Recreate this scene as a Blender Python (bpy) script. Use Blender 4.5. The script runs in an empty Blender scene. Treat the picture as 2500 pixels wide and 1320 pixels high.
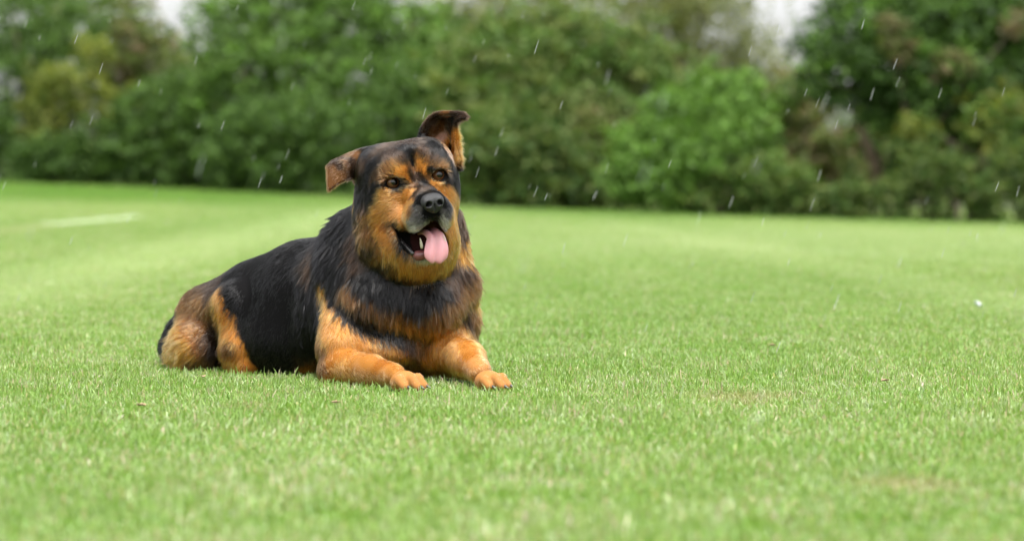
import bpy, math, random
import numpy as np
from mathutils import Vector, Matrix

# ------------------------------------------------------------------ camera, sky, sun, exposure
SC = bpy.context.scene
COL = SC.collection
FPX = 6600.0                                   # focal length in pixels of the 2500 px wide photograph
CAM_LOC = np.array([0.227, -6.0, 0.46])
PITCH = math.atan2(240.0, FPX)                 # optical axis a little below the horizon

cam_data = bpy.data.cameras.new('camera')
cam = bpy.data.objects.new('camera', cam_data)
COL.objects.link(cam)
cam.location = CAM_LOC
cam.rotation_euler = (math.pi / 2 - PITCH, 0, 0)
cam_data.sensor_width = 36.0
cam_data.lens = FPX / 2500.0 * 36.0
cam_data.clip_start = 0.05
cam_data.clip_end = 3000
cam_data.dof.use_dof = True
cam_data.dof.focus_distance = 5.93
cam_data.dof.aperture_fstop = 3.2
SC.camera = cam

SUN_EL, SUN_AZ = math.radians(68), math.radians(165)      # azimuth measured from +Y towards +X
world = bpy.data.worlds.new('World')
SC.world = world
world.use_nodes = True
wn, wl = world.node_tree.nodes, world.node_tree.links
wn.clear()
sky = wn.new('ShaderNodeTexSky')
sky.sky_type = 'NISHITA'
sky.sun_disc = False
sky.sun_elevation = SUN_EL
sky.sun_rotation = SUN_AZ
sky.air_density = 1.0
sky.dust_density = 4.0
hsv = wn.new('ShaderNodeHueSaturation')
hsv.inputs['Saturation'].default_value = 0.12              # overcast: the cloud layer takes the blue out
bg = wn.new('ShaderNodeBackground')
bg.inputs['Strength'].default_value = 0.10
wo = wn.new('ShaderNodeOutputWorld')
wl.new(sky.outputs[0], hsv.inputs['Color'])
wl.new(hsv.outputs[0], bg.inputs['Color'])
wl.new(bg.outputs[0], wo.inputs['Surface'])

sun_data = bpy.data.lights.new('sun', 'SUN')
sun_data.energy = 1.5
sun_data.angle = math.radians(18)
sun_data.color = (1.0, 0.97, 0.92)
sun = bpy.data.objects.new('sun', sun_data)
COL.objects.link(sun)
sd_ = Vector((math.sin(SUN_AZ) * math.cos(SUN_EL), math.cos(SUN_AZ) * math.cos(SUN_EL), math.sin(SUN_EL)))
sun.rotation_euler = sd_.to_track_quat('Z', 'Y').to_euler()
sun.location = (4, -8, 12)

SC.view_settings.view_transform = 'Standard'
SC.view_settings.look = 'None'
SC.view_settings.gamma = 1.0
SC.view_settings.exposure = 2.20
SC.view_settings.use_curve_mapping = False
SC.render.engine = 'CYCLES'
SC.cycles.use_denoising = True
SC.cycles.max_bounces = 8
SC.cycles.diffuse_bounces = 3
SC.cycles.glossy_bounces = 3
SC.cycles.transmission_bounces = 6
SC.cycles.transparent_max_bounces = 12
SC.cycles.caustics_reflective = False
SC.cycles.caustics_refractive = False

DO_GRASS = True
DO_TREES = True
DO_DOG = True
DO_FUR = True

rng = np.random.default_rng(7)
random.seed(7)
f32 = np.float32

# ------------------------------------------------------------------ helpers
_cp, _sp = math.cos(PITCH), math.sin(PITCH)
V_F = np.array([0, _cp, -_sp]); V_R = np.array([1.0, 0, 0]); V_U = np.array([0, _sp, _cp])

def ray(px, py):
    return V_F * FPX + V_R * (px - 1250.0) + V_U * (660.0 - py)

def P(px, py, y):
    """the place seen at photograph pixel (px, py), standing at world depth y"""
    d = ray(px, py)
    return CAM_LOC + d * ((y - CAM_LOC[1]) / d[1])

def tag(o, label=None, cat=None, group=None, kind=None):
    if label: o['label'] = label
    if cat: o['category'] = cat
    if group: o['group'] = group
    if kind: o['kind'] = kind
    return o

def mesh_obj(name, verts, faces, mat=None, parent=None, smooth=True, link=True):
    me = bpy.data.meshes.new(name)
    verts = np.asarray(verts, f32)
    if isinstance(faces, np.ndarray):
        n, k = faces.shape
        me.vertices.add(len(verts)); me.vertices.foreach_set('co', verts.ravel())
        me.loops.add(n * k); me.loops.foreach_set('vertex_index', faces.astype(np.int32).ravel())
        me.polygons.add(n)
        me.polygons.foreach_set('loop_start', np.arange(0, n * k, k, dtype=np.int32))
        me.update(calc_edges=True)
    else:
        me.from_pydata([tuple(v) for v in verts], [], faces)
    if smooth:
        me.polygons.foreach_set('use_smooth', np.ones(len(me.polygons), bool))
    me.validate()
    o = bpy.data.objects.new(name, me)
    if link: COL.objects.link(o)
    if mat: me.materials.append(mat)
    if parent: o.parent = parent
    return o

def color_attr(me, cols, name='tint', domain='POINT'):
    a = me.attributes.new(name, 'FLOAT_COLOR', domain)
    c = np.ones((len(cols), 4), f32); c[:, :3] = cols
    a.data.foreach_set('color', c.ravel())

class NT:
    """tiny node-tree helper"""
    def __init__(s, name):
        s.m = bpy.data.materials.new(name); s.m.use_nodes = True
        s.n, s.l = s.m.node_tree.nodes, s.m.node_tree.links
        s.n.clear()
        s.out = s.n.new('ShaderNodeOutputMaterial')
    def new(s, t, **kw):
        nd = s.n.new(t)
        for k, v in kw.items(): setattr(nd, k, v)
        return nd
    def link(s, a, b): s.l.new(a, b)
    def attr(s, name):
        a = s.new('ShaderNodeAttribute'); a.attribute_name = name
        return a.outputs['Color']
    def noise(s, scale, detail=3.0, vec=None, rough=0.55):
        t = s.new('ShaderNodeTexNoise'); t.inputs['Scale'].default_value = scale
        t.inputs['Detail'].default_value = detail; t.inputs['Roughness'].default_value = rough
        if vec: s.link(vec, t.inputs['Vector'])
        return t.outputs['Fac']
    def ramp(s, fac, stops):
        r = s.new('ShaderNodeValToRGB'); s.link(fac, r.inputs['Fac'])
        e = r.color_ramp.elements
        while len(e) < len(stops): e.new(0.5)
        for el, (p, c) in zip(e, stops):
            el.position = p; el.color = (c[0], c[1], c[2], 1)
        return r.outputs['Color']
    def mix(s, fac, a, b, blend='MIX'):
        m = s.new('ShaderNodeMix', data_type='RGBA', blend_type=blend)
        for sock, v in ((m.inputs[0], fac), (m.inputs[6], a), (m.inputs[7], b)):
            if hasattr(v, 'is_output'): s.link(v, sock)
            elif isinstance(v, (int, float)): sock.default_value = v
            else: sock.default_value = (v[0], v[1], v[2], 1)
        return m.outputs[2]
    def math(s, op, a, b=None, clamp=False):
        m = s.new('ShaderNodeMath', operation=op, use_clamp=clamp)
        for i, v in enumerate((a, b)):
            if v is None: continue
            if hasattr(v, 'is_output'): s.link(v, m.inputs[i])
            else: m.inputs[i].default_value = v
        return m.outputs[0]
    def princ(s, color, rough=0.6, spec=0.5, **kw):
        b = s.new('ShaderNodeBsdfPrincipled')
        if hasattr(color, 'is_output'): s.link(color, b.inputs['Base Color'])
        else: b.inputs['Base Color'].default_value = (*color, 1)
        b.inputs['Roughness'].default_value = rough
        b.inputs['Specular IOR Level'].default_value = spec
        for k, v in kw.items():
            b.inputs[k.replace('_', ' ')].default_value = v
        return b
    def done(s, shader):
        s.link(shader, s.out.inputs['Surface']); return s.m

# ------------------------------------------------------------------ ground
def ground_z(x, y):
    x = np.asarray(x, float); y = np.asarray(y, float)
    t = np.clip((y - 3.0) / 30.0, 0, 1); t = t * t * (3 - 2 * t)
    xs = np.where(x < 0, -0.034 * x, -0.027 * x)
    xs = np.clip(xs, -0.35, 1.2)
    return t * (xs - 0.02) - 0.010

def gpt(px, py):
    """ground point under a photograph pixel"""
    d = ray(px, py); s = 1.0
    ys = np.linspace(-3.5, 60, 6000)
    k = (ys - CAM_LOC[1]) / d[1]
    pts = CAM_LOC + k[:, None] * d
    below = pts[:, 2] < ground_z(pts[:, 0], pts[:, 1])
    i = int(np.argmax(below)) if below.any() else len(ys) - 1
    return pts[i]

def field_colour(t, base):
    """large-scale tones of the turf: paler mown bands, a painted-in wet sheen, worn dry spots, the old white line"""
    geo = t.new('ShaderNodeNewGeometry')
    pos = geo.outputs['Position']
    mp = t.new('ShaderNodeMapping'); t.link(pos, mp.inputs['Vector'])
    mp.inputs['Rotation'].default_value = (0, 0, math.radians(-4))
    mp.inputs['Scale'].default_value = (0.62, 0.07, 0.0)
    n1 = t.noise(1.0, 3.0, mp.outputs[0])
    c = t.mix(t.math('MULTIPLY', n1, 1.0), t.mix(1.0, base, (0.72, 0.84, 0.66), 'MULTIPLY'), t.mix(1.0, base, (1.34, 1.16, 1.42), 'MULTIPLY'))
    n2 = t.noise(3.1, 3.0, pos)
    f2 = t.ramp(n2, [(0.36, (0, 0, 0)), (0.68, (1, 1, 1))])
    c = t.mix(f2, t.mix(1.0, c, (0.86, 0.95, 0.7), 'MULTIPLY'), t.mix(1.0, c, (1.14, 1.06, 1.25), 'MULTIPLY'))
    n3 = t.noise(21.0, 3.0, pos)
    c = t.mix(1.0, c, t.ramp(n3, [(.30, (.60, .78, .30)), (.47, (.98, .99, .88)), (.70, (1.22, 1.08, 1.55))]), 'MULTIPLY')
    pale = band(t, pos, (-1.75, 2.5), (-1.5, 27), 0.62, 0.5)
    c = t.mix(t.math('MULTIPLY', pale, 0.38), c, (.36, .43, .23))
    c = t.mix(t.math('MULTIPLY', band(t, pos, (-2, 15.5), (10, 12.5), 7.5, 4.5), 0.33), c, (.36, .42, .24))  # sheen of wet blades farther off, painted into the turf colour
    c = t.mix(t.math('MULTIPLY', band(t, pos, (2.1, 1.5), (1.2, 20), 0.30, 0.25), 0.22), c, (.36, .42, .24))
    deep = t.math('MAXIMUM', band(t, pos, (-14, 34.5), (0.5, 33.5), 10.5, 4.5), band(t, pos, (-1, 28.5), (9, 26.5), 3.2, 2.0))
    c = t.mix(t.math('MULTIPLY', deep, 0.9), c, t.mix(1.0, c, (.50, .72, .22), 'MULTIPLY'))
    for (px, py, r) in ((1800, 975, .16), (1835, 992, .06), (620, 1000, .07), (2210, 1190, .12)):
        g = gpt(px, py)
        dv = t.new('ShaderNodeVectorMath', operation='DISTANCE'); t.link(pos, dv.inputs[0]); dv.inputs[1].default_value = tuple(g)
        mk = t.math('MULTIPLY', t.math('DIVIDE', t.math('SUBTRACT', r, dv.outputs['Value']), r, clamp=True), n2)
        c = t.mix(t.math('MULTIPLY', mk, 1.3, clamp=True), c, (.27, .22, .13))
    return c, pos

def band(t, pos, p0, p1, half, soft):
    """mask of a straight soft-edged band on the field between two ground points"""
    p0 = np.array(p0, float); p1 = np.array(p1, float)
    d = p1 - p0; L = np.linalg.norm(d); d /= L; n = np.array([-d[1], d[0]])
    def dot(v, off):
        vm = t.new('ShaderNodeVectorMath', operation='DOT_PRODUCT')
        t.link(pos, vm.inputs[0]); vm.inputs[1].default_value = (v[0], v[1], 0)
        return t.math('SUBTRACT', vm.outputs['Value'], off)
    def soft_in(v, h):
        a = t.math('ABSOLUTE', v)
        return t.math('DIVIDE', t.math('SUBTRACT', h, a), soft, clamp=True)
    a = soft_in(dot(n, float(p0 @ n)), half)
    b = soft_in(dot(d, float(p0 @ d) + L / 2), L / 2)
    return t.math('MULTIPLY', a, b)

LINE_A, LINE_B = gpt(120, 551)[:2], gpt(345, 531)[:2]
LINE_C = gpt(-60, 578)[:2]
LINE_D, LINE_E = gpt(1450, 588)[:2], gpt(2560, 650)[:2]

def turf_material(name, base, translucent):
    t = NT(name)
    b = t.attr('tint') if base is None else base
    c, pos = field_colour(t, b)
    ln = band(t, pos, LINE_A, LINE_B, 0.15, 0.08)
    wear = t.ramp(t.noise(14.0, 2.0, pos), [(0.32, (0, 0, 0)), (0.5, (1, 1, 1))])
    ln = t.math('MULTIPLY', ln, wear)
    c = t.mix(t.math('MULTIPLY', ln, 0.8), c, (0.52, 0.57, 0.50))
    c = t.mix(t.math('MULTIPLY', band(t, pos, LINE_C, LINE_A, 0.22, 0.2), 0.45), c, (0.33, 0.33, 0.2))
    c = t.mix(t.math('MULTIPLY', band(t, pos, LINE_D, LINE_E, 0.16, 0.15), 0.35), c, (0.36, 0.42, 0.27))
    p = t.princ(c, 0.42, 0.5)
    if not translucent:
        p.inputs['Roughness'].default_value = 0.9
        return t.done(p.outputs[0])
    tr = t.new('ShaderNodeBsdfTranslucent')
    t.link(t.mix(1.0, c, (1.25, 1.25, 0.7), 'MULTIPLY'), tr.inputs['Color'])
    mx = t.new('ShaderNodeMixShader'); mx.inputs[0].default_value = 0.42
    t.link(p.outputs[0], mx.inputs[1]); t.link(tr.outputs[0], mx.inputs[2])
    return t.done(mx.outputs[0])

GRASS_MAT = turf_material('grass_blade_green', None, True)
SOIL_MAT = turf_material('turf_soil', (0.085, 0.12, 0.040), False)

# one sheet out to the horizon, finer near the camera
xs = np.concatenate([-np.geomspace(900, 12, 14), np.linspace(-11, 11, 89), np.geomspace(12, 900, 14)])
ys = np.concatenate([[-60, -30, -15, -10], np.linspace(-8, 60, 137), np.geomspace(62, 1500, 14)])
gx, gy = np.meshgrid(xs, ys, indexing='ij')
gz = ground_z(gx, gy)
gv = np.stack([gx, gy, gz], -1).reshape(-1, 3)
ii = np.arange(len(xs) * len(ys)).reshape(len(xs), len(ys))
gf = np.stack([ii[:-1, :-1], ii[1:, :-1], ii[1:, 1:], ii[:-1, 1:]], -1).reshape(-1, 4)
ground = mesh_obj('ground', gv, gf, SOIL_MAT)
tag(ground, 'mown green playing field reaching back to the hedge', None, None, 'structure')

# ------------------------------------------------------------------ the dog: signed-distance sculpture
def sph(p, c, r):
    return np.sqrt(((p - np.asarray(c, f32)) ** 2).sum(-1)) - f32(r)

def ell(p, c, r, R=None):
    q = p - np.asarray(c, f32)
    if R is not None: q = q @ np.asarray(R, f32).T
    r = np.asarray(r, f32)
    k0 = np.sqrt(((q / r) ** 2).sum(-1)); k1 = np.sqrt(((q / (r * r)) ** 2).sum(-1))
    return k0 * (k0 - 1) / np.maximum(k1, 1e-6)

def cone(p, a, b, r1, r2):
    a = np.asarray(a, f32); b = np.asarray(b, f32)
    d = b - a
    t = np.clip(((p - a) @ d) / f32(d @ d), 0, 1)
    q = p - a - t[..., None] * d
    return np.sqrt((q * q).sum(-1)) - (f32(r1) + t * f32(r2 - r1))

def tri(p, a, b, c, th):
    a, b, c = (np.asarray(v, f32) for v in (a, b, c))
    ba, cb, ac = b - a, c - b, a - c
    pa, pb, pc = p - a, p - b, p - c
    n = np.cross(ba, ac)
    s = np.sign(pa @ np.cross(ba, n)) + np.sign(pb @ np.cross(cb, n)) + np.sign(pc @ np.cross(ac, n))
    def seg(q, e):
        t = np.clip((q @ e) / f32(e @ e), 0, 1)
        w = q - t[..., None] * e
        return (w * w).sum(-1)
    de = np.minimum(np.minimum(seg(pa, ba), seg(pb, cb)), seg(pc, ac))
    df = (pa @ n) ** 2 / f32(n @ n)
    return np.sqrt(np.where(s < 2.0, de, df)) - f32(th)

def smin(a, b, k):
    h = np.maximum(k - np.abs(a - b), 0) / f32(k)
    return np.minimum(a, b) - h * h * f32(k * 0.25)

def smax(a, b, k):
    return -smin(-a, -b, k)

# head frame: x towards the dog's left (right in the picture), y out along the muzzle, z up
YAW, ROLL, TILT = math.radians(18), math.radians(9), math.radians(0)
_r0 = np.array([math.cos(YAW), math.sin(YAW), 0]); _f0 = np.array([math.sin(YAW), -math.cos(YAW), 0]); _u0 = np.array([0, 0, 1.0])
HX = _r0 * math.cos(ROLL) + _u0 * math.sin(ROLL)
HZ = _u0 * math.cos(ROLL) - _r0 * math.sin(ROLL)
HY = _f0
H0 = P(1016, 436, -0.06)
HR = np.stack([HX, HY, HZ])                       # world offset -> head coordinates

def hw(x, y, z):
    return H0 + HX * x + HY * y + HZ * z

MOUTH = [(962, 553), (985, 563), (1008, 571), (1024, 566), (1040, 549), (1056, 538), (1068, 542), (1076, 558), (1086, 577),
         (1094, 590), (1088, 612), (1060, 628), (1036, 629), (1012, 621), (990, 607), (974, 582)]

def view2d(p):
    q = p - CAM_LOC.astype(f32)
    w = q @ V_F.astype(f32)
    return np.stack([1250 + FPX * (q @ V_R.astype(f32)) / w, 660 - FPX * (q @ V_U.astype(f32)) / w], -1)

def mouth_cut(p):
    uv = view2d(p) * f32(1 / 1120.0)
    vs = np.array(MOUTH, f32) / f32(1120.0)
    d = np.full(p.shape[:-1], 1e9, f32); s = np.ones(p.shape[:-1], f32)
    n = len(vs)
    for i in range(n):
        a, b = vs[i], vs[i - 1]
        e = b - a; w = uv - a
        t = np.clip((w @ e) / (e @ e), 0, 1)
        q = w - t[..., None] * e
        d = np.minimum(d, (q * q).sum(-1))
        c1 = uv[..., 1] >= a[1]; c2 = uv[..., 1] < b[1]
        c3 = e[0] * w[..., 1] > e[1] * w[..., 0]
        s = np.where((c1 & c2 & c3) | (~c1 & ~c2 & ~c3), -s, s)
    d2 = s * np.sqrt(d)
    q = (p - H0.astype(f32)) @ HR.T.astype(f32)
    return smax(d2, -q[..., 1] - 0.015, 0.02)            # cavity stops at the back of the mouth

EYE_X, EYE_R = 0.052, 0.0185
EYES = [hw(-EYE_X, -0.0192, -0.0008), hw(EYE_X, -0.0192, -0.0008)]

def head_sdf(p):
    q = ((p - H0.astype(f32)) @ HR.T.astype(f32)).astype(f32)
    ax = np.abs(q[..., 0])
    m = np.stack([ax, q[..., 1], q[..., 2]], -1)         # mirrored half
    d = ell(q, (0, -0.085, 0.018), (0.096, 0.105, 0.066))
    d = smin(d, ell(m, (0.056, -0.085, 0.045), (0.042, 0.055, 0.034)), 0.03)         # ear roots
    d = smin(d, ell(m, (0.058, -0.085, -0.045), (0.054, 0.085, 0.075)), 0.05)        # cheeks
    d = smin(d, ell(m, (0.036, -0.028, 0.031), (0.034, 0.027, 0.024)), 0.03)         # brows
    d = smin(d, ell(m, (0.052, -0.021, 0.001), (0.027, 0.021, 0.020)), 0.012)        # lids
    d = smin(d, cone(q, (0, -0.03, -0.042), (0, 0.072, -0.058), 0.040, 0.035), 0.020)  # muzzle
    d = smin(d, ell(m, (0.0255, 0.052, -0.081), (0.029, 0.042, 0.038)), 0.016)        # upper lips
    d = smin(d, ell(m, (0.046, -0.024, -0.090), (0.024, 0.046, 0.034)), 0.022)        # lip line back to cheek
    d = smin(d, cone(q, (0, -0.08, -0.115), (-0.004, 0.028, -0.150), 0.058, 0.030), 0.03)  # lower jaw
    d = smin(d, ell(m, (0.045, -0.055, -0.125), (0.04, 0.07, 0.05)), 0.03)
    d = smin(d, ell(q, (0, 0.088, -0.050), (0.027, 0.018, 0.021)), 0.012)            # nose base
    d = smax(d, -ell(q, (0, .1165, -.054), (.023, .012, .017)), .004)                # seat of the nose leather
    # stop between the eyes
    d = smax(d, -ell(q, (0, 0.02, 0.033), (0.010, 0.03, 0.03)), 0.03)
    return d

def ears_sdf(p):
    out = np.full(p.shape[:-1], 0.5, f32)
    for pts, th in EAR_SHEETS:
        lo, hi = pts.min(0) - 0.03, pts.max(0) + 0.03
        m = ((p > lo) & (p < hi)).all(-1)
        far = np.maximum(np.maximum(lo - p, p - hi).max(-1), 0) + 0.03
        d = far.astype(f32)
        if m.any():
            d[m] = np.sqrt(dist2(p[m] - pts.mean(0), pts - pts.mean(0)).min(1)) - f32(th)
        out = np.minimum(out, d)
    return out

def dist2(a, b):
    a = a.astype(f32); b = b.astype(f32)
    return np.maximum((a * a).sum(1)[:, None] + (b * b).sum(1)[None] - 2 * (a @ b.T), 0)

def spline_rows(g, n):
    g = np.asarray(g, float)
    e = np.concatenate([[2 * g[0] - g[1]], g, [2 * g[-1] - g[-2]]])
    out = []
    for s in np.linspace(0, len(g) - 1 - 1e-6, n):
        i = int(s); t = s - i
        p0, p1, p2, p3 = e[i:i + 4]
        out.append(.5 * ((2 * p1) + (-p0 + p2) * t + (2 * p0 - 5 * p1 + 4 * p2 - p3) * t * t + (-p0 + 3 * p1 - 3 * p2 + p3) * t ** 3))
    return np.array(out)

def ear_sheet(grid, th, nu=34, nv=46):
    g = np.array([[P(*c) for c in row] for row in grid])
    g = spline_rows(g, nv)                                   # base -> tip
    g = np.swapaxes(spline_rows(np.swapaxes(g, 0, 1), nu), 0, 1)
    return g.reshape(-1, 3).astype(f32), th

EAR_SHEETS = [
    # upright ear: cupped, its tip bent forward and outwards
    ear_sheet([[(1022, 348, .055), (1058, 376, .085), (1095, 398, .075), (1118, 410, .035)],
               [(1030, 318, .060), (1066, 336, .098), (1098, 347, .082), (1121, 378, .025)],
               [(1043, 298, .060), (1072, 306, .086), (1098, 312, .070), (1116, 340, .020)],
               [(1060, 284, .055), (1080, 281, .062), (1100, 284, .052), (1112, 304, .018)],
               [(1085, 277, .035), (1100, 276, .030), (1113, 279, .020), (1121, 292, .000)],
               [(1116, 277, .008), (1126, 278, .002), (1133, 281, -.004), (1136, 287, -.010)]], .0052),
    # folded ear: flap hanging outwards
    ear_sheet([[(928, 358, .045), (908, 385, .025), (892, 412, .030), (878, 442, .055)],
               [(884, 366, .034), (876, 388, .010), (869, 412, .010), (867, 430, .028)],
               [(844, 382, .022), (843, 394, .000), (843, 412, -.006), (849, 433, .000)],
               [(818, 393, .015), (817, 404, -.006), (818, 424, -.016), (825, 445, -.020)],
               [(806, 402, .008), (804, 414, -.006), (803, 436, -.020), (804, 460, -.030)]], .0046)]

# toes
def paw(p, c, fwd, sc=1.0):
    fwd = np.asarray(fwd, float); fwd /= np.linalg.norm(fwd)
    side = np.array([fwd[1], -fwd[0], 0.0])
    d = ell(p, c - fwd * 0.010 * sc, np.array((0.031, 0.031, 0.025)) * sc)
    for s, ln, up in ((-0.031, 0.014, 0), (-0.0115, 0.034, .003), (0.0115, 0.034, .003), (0.031, 0.014, 0)):
        k = c + side * s * sc * 0.90 + fwd * (ln - .016) * sc + np.array([0, 0, (0.004 + up) * sc])
        e = c + side * s * sc + fwd * ln * sc + np.array([0, 0, -0.008 * sc])
        d = smin(d, cone(p, c + side * s * sc * .5 - fwd * .012 * sc, k, 0.013 * sc, 0.0125 * sc), 0.004)
        d = smin(d, cone(p, k, e, 0.0125 * sc, 0.0105 * sc), 0.002)
    return d

def dog_sdf(p):
    p = p.astype(f32)
    C = lambda a, b, r1, r2: cone(p, P(*a), P(*b), r1, r2)
    S = lambda a, r: sph(p, P(*a), r)
    # trunk
    d = C((905, 738, .21), (760, 750, .30), .165, .150)
    d = smin(d, C((760, 750, .30), (650, 775, .38), .148, .132), .05)
    d = smin(d, C((650, 775, .38), (560, 806, .45), .130, .112), .05)
    d = smin(d, C((560, 806, .45), (485, 838, .50), .110, .085), .05)
    d = smin(d, ell(p, P(740, 830, .27), (.16, .13, .10)), .05)            # slumped belly
    # chest and neck
    d = smin(d, S((1000, 770, .10), .125), .06)
    d = smin(d, S((1062, 765, .13), .088), .06)
    d = smin(d, C((905, 730, .20), (975, 640, .13), .158, .146), .06)
    d = smin(d, C((975, 655, .12), (996, 560, .10), .144, .118), .05)
    d = smin(d, ell(p, P(1062, 660, .12), (.062, .10, .10)), .04)
    d = smin(d, ell(p, P(858, 640, .14), (.064, .08, .11)), .05)          # ruff on the near side
    # collar of long chest fur
    col = C((852, 655, .11), (915, 735, .045), .070, .074)
    col = smin(col, C((915, 735, .045), (1040, 745, .020), .074, .068), .03)
    col = smin(col, C((1040, 745, .020), (1100, 692, .080), .068, .054), .03)
    d = smin(d, col, .025)
    # breast muscles between the legs
    d = smin(d, ell(p, P(935, 852, .035), (.105, .075, .048)), .025)
    d = smin(d, ell(p, P(1082, 848, .060), (.062, .065, .052)), .02)
    d = smin(d, ell(p, P(1030, 880, .075), (.10, .07, .035)), .02)
    # near shoulder, upper arm
    d = smin(d, C((866, 745, .10), (838, 850, .01), .076, .060), .018)
    # far shoulder
    d = smin(d, C((1090, 775, .12), (1102, 855, .08), .060, .050), .025)
    # near foreleg
    leg = C((826, 893, -.02), (905, 902, -.12), .040, .031)
    leg = smin(leg, sph(p, P(813, 905, -.015), .032), .02)
    leg = smin(leg, C((905, 902, -.12), (962, 915, -.20), .031, .0245), .015)
    leg = smin(leg, paw(p, P(996, 932, -.255), (.80, -.55, 0), .97), .015)
    d = smin(d, leg, .012)
    # far foreleg
    leg = C((1098, 862, .06), (1140, 876, -.05), .046, .038)
    leg = smin(leg, C((1140, 876, -.05), (1170, 906, -.15), .037, .0265), .015)
    leg = smin(leg, paw(p, P(1201, 931, -.225), (.80, -.55, 0), .95), .015)
    d = smin(d, leg, .012)
    # hind leg on the near side: thigh, shank, foot
    hl = C((515, 775, .42), (586, 748, .27), .080, .056)
    hl = smin(hl, C((586, 748, .27), (582, 850, .235), .056, .040), .03)
    hl = smin(hl, C((582, 850, .235), (596, 888, .225), .040, .028), .02)
    hl = smin(hl, C((572, 892, .25), (608, 893, .22), .024, .022), .02)
    hl = smin(hl, ell(p, P(484, 838, .36), (.066, .085, .066)), .03)       # buttock and hock
    hl = smin(hl, C((474, 862, .35), (440, 858, .37), .042, .034), .03)
    d = smin(d, hl, .014)
    # tail, lying round behind
    d = smin(d, C((452, 838, .52), (424, 846, .50), .034, .024), .02)
    d = smin(d, C((424, 846, .50), (424, 878, .42), .024, .016), .02)
    # throat and head
    hd = head_sdf(p)
    hd = smin(hd, ell(p, P(1012, 617, .005), (.089, .085, .078)), .04)
    hd = smin(hd, ell(p, P(924, 562, .035), (.047, .08, .085)), .05)        # cheek ruff
    hd = smin(hd, ears_sdf(p), .010)
    hd = smax(hd, -mouth_cut(p), .008)
    q = ((p - H0.astype(f32)) @ HR.T.astype(f32)).astype(f32)
    m = np.stack([np.abs(q[..., 0]), q[..., 1], q[..., 2]], -1)
    a = math.radians(3)
    RE = np.array([[math.cos(a), 0, math.sin(a)], [0, 1, 0], [-math.sin(a), 0, math.cos(a)]])
    hd = smax(hd, -ell(m, (EYE_X, 0.004, -0.0010), (.0210, .022, .0142), RE), .003)
    d = smin(d, hd, .012)
    return d

def surface_nets(fn, lo, hi, h, factor=4, slack=1.6):
    lo = np.array(lo, float); hi = np.array(hi, float)
    nb = np.ceil((hi - lo) / (h * factor)).astype(int)
    n = nb * factor
    bc = [lo[i] + (np.arange(nb[i]) + 0.5) * h * factor for i in range(3)]
    B = np.stack(np.meshgrid(*bc, indexing='ij'), -1).astype(f32)
    dc = fn(B.reshape(-1, 3)).reshape(nb)
    act = np.abs(dc) < h * factor * 0.87 * slack + h
    V = np.repeat(np.repeat(np.repeat(dc, factor, 0), factor, 1), factor, 2).astype(f32)
    bi = np.argwhere(act)
    off = np.stack(np.meshgrid(*[np.arange(factor)] * 3, indexing='ij'), -1).reshape(-1, 3)
    for k in range(0, len(bi), 6000):
        idx = (bi[k:k + 6000, None, :] * factor + off[None]).reshape(-1, 3)
        pts = (lo + (idx + 0.5) * h).astype(f32)
        V[idx[:, 0], idx[:, 1], idx[:, 2]] = fn(pts)
    ins = V < 0
    c = np.zeros(n - 1, np.uint8)
    for dx in (0, 1):
        for dy in (0, 1):
            for dz in (0, 1):
                c += ins[dx:n[0] - 1 + dx, dy:n[1] - 1 + dy, dz:n[2] - 1 + dz]
    cells = np.argwhere((c > 0) & (c < 8))
    vid = np.full(n - 1, -1, np.int32)
    vid[cells[:, 0], cells[:, 1], cells[:, 2]] = np.arange(len(cells))
    acc = np.zeros((len(cells), 3)); cnt = np.zeros(len(cells))
    corners = [(a, b, e) for a in (0, 1) for b in (0, 1) for e in (0, 1)]
    for i, A in enumerate(corners):
        for Bc in corners[i + 1:]:
            if sum(abs(np.subtract(A, Bc))) != 1: continue
            va = V[cells[:, 0] + A[0], cells[:, 1] + A[1], cells[:, 2] + A[2]]
            vb = V[cells[:, 0] + Bc[0], cells[:, 1] + Bc[1], cells[:, 2] + Bc[2]]
            cr = (va < 0) != (vb < 0)
            t = np.where(cr, va / np.where(cr, va - vb, 1), 0)
            pos = np.array(A) + t[:, None] * (np.array(Bc) - np.array(A))
            acc += np.where(cr[:, None], pos, 0); cnt += cr
    verts = lo + (cells + 0.5 + acc / cnt[:, None]) * h
    faces = []
    for ax in range(3):
        s0 = [slice(0, n[i] - 1) if i != ax else slice(0, n[i] - 1) for i in range(3)]
        s1 = [slice(0, n[i] - 1) if i != ax else slice(1, n[i]) for i in range(3)]
        a = ins[tuple(s0)]; b = ins[tuple(s1)]
        u, w = (ax + 1) % 3, (ax + 2) % 3
        e = np.argwhere(a != b)
        e = e[(e[:, u] > 0) & (e[:, w] > 0)]
        du = np.eye(3, dtype=int)[u]; dw = np.eye(3, dtype=int)[w]
        q = [e - du - dw, e - dw, e, e - du]
        q = np.stack([vid[x[:, 0], x[:, 1], x[:, 2]] for x in q], -1)
        fl = ~a[e[:, 0], e[:, 1], e[:, 2]]
        q[fl] = q[fl][:, ::-1]
        faces.append(q[(q >= 0).all(1)])
    return verts, np.concatenate(faces)

def gradient(fn, p, e=0.0015):
    g = np.zeros((len(p), 3), f32)
    for i in range(3):
        o = np.zeros(3, f32); o[i] = e
        g[:, i] = fn(p + o) - fn(p - o)
    return g / np.maximum(np.linalg.norm(g, axis=1, keepdims=True), 1e-9)

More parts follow.
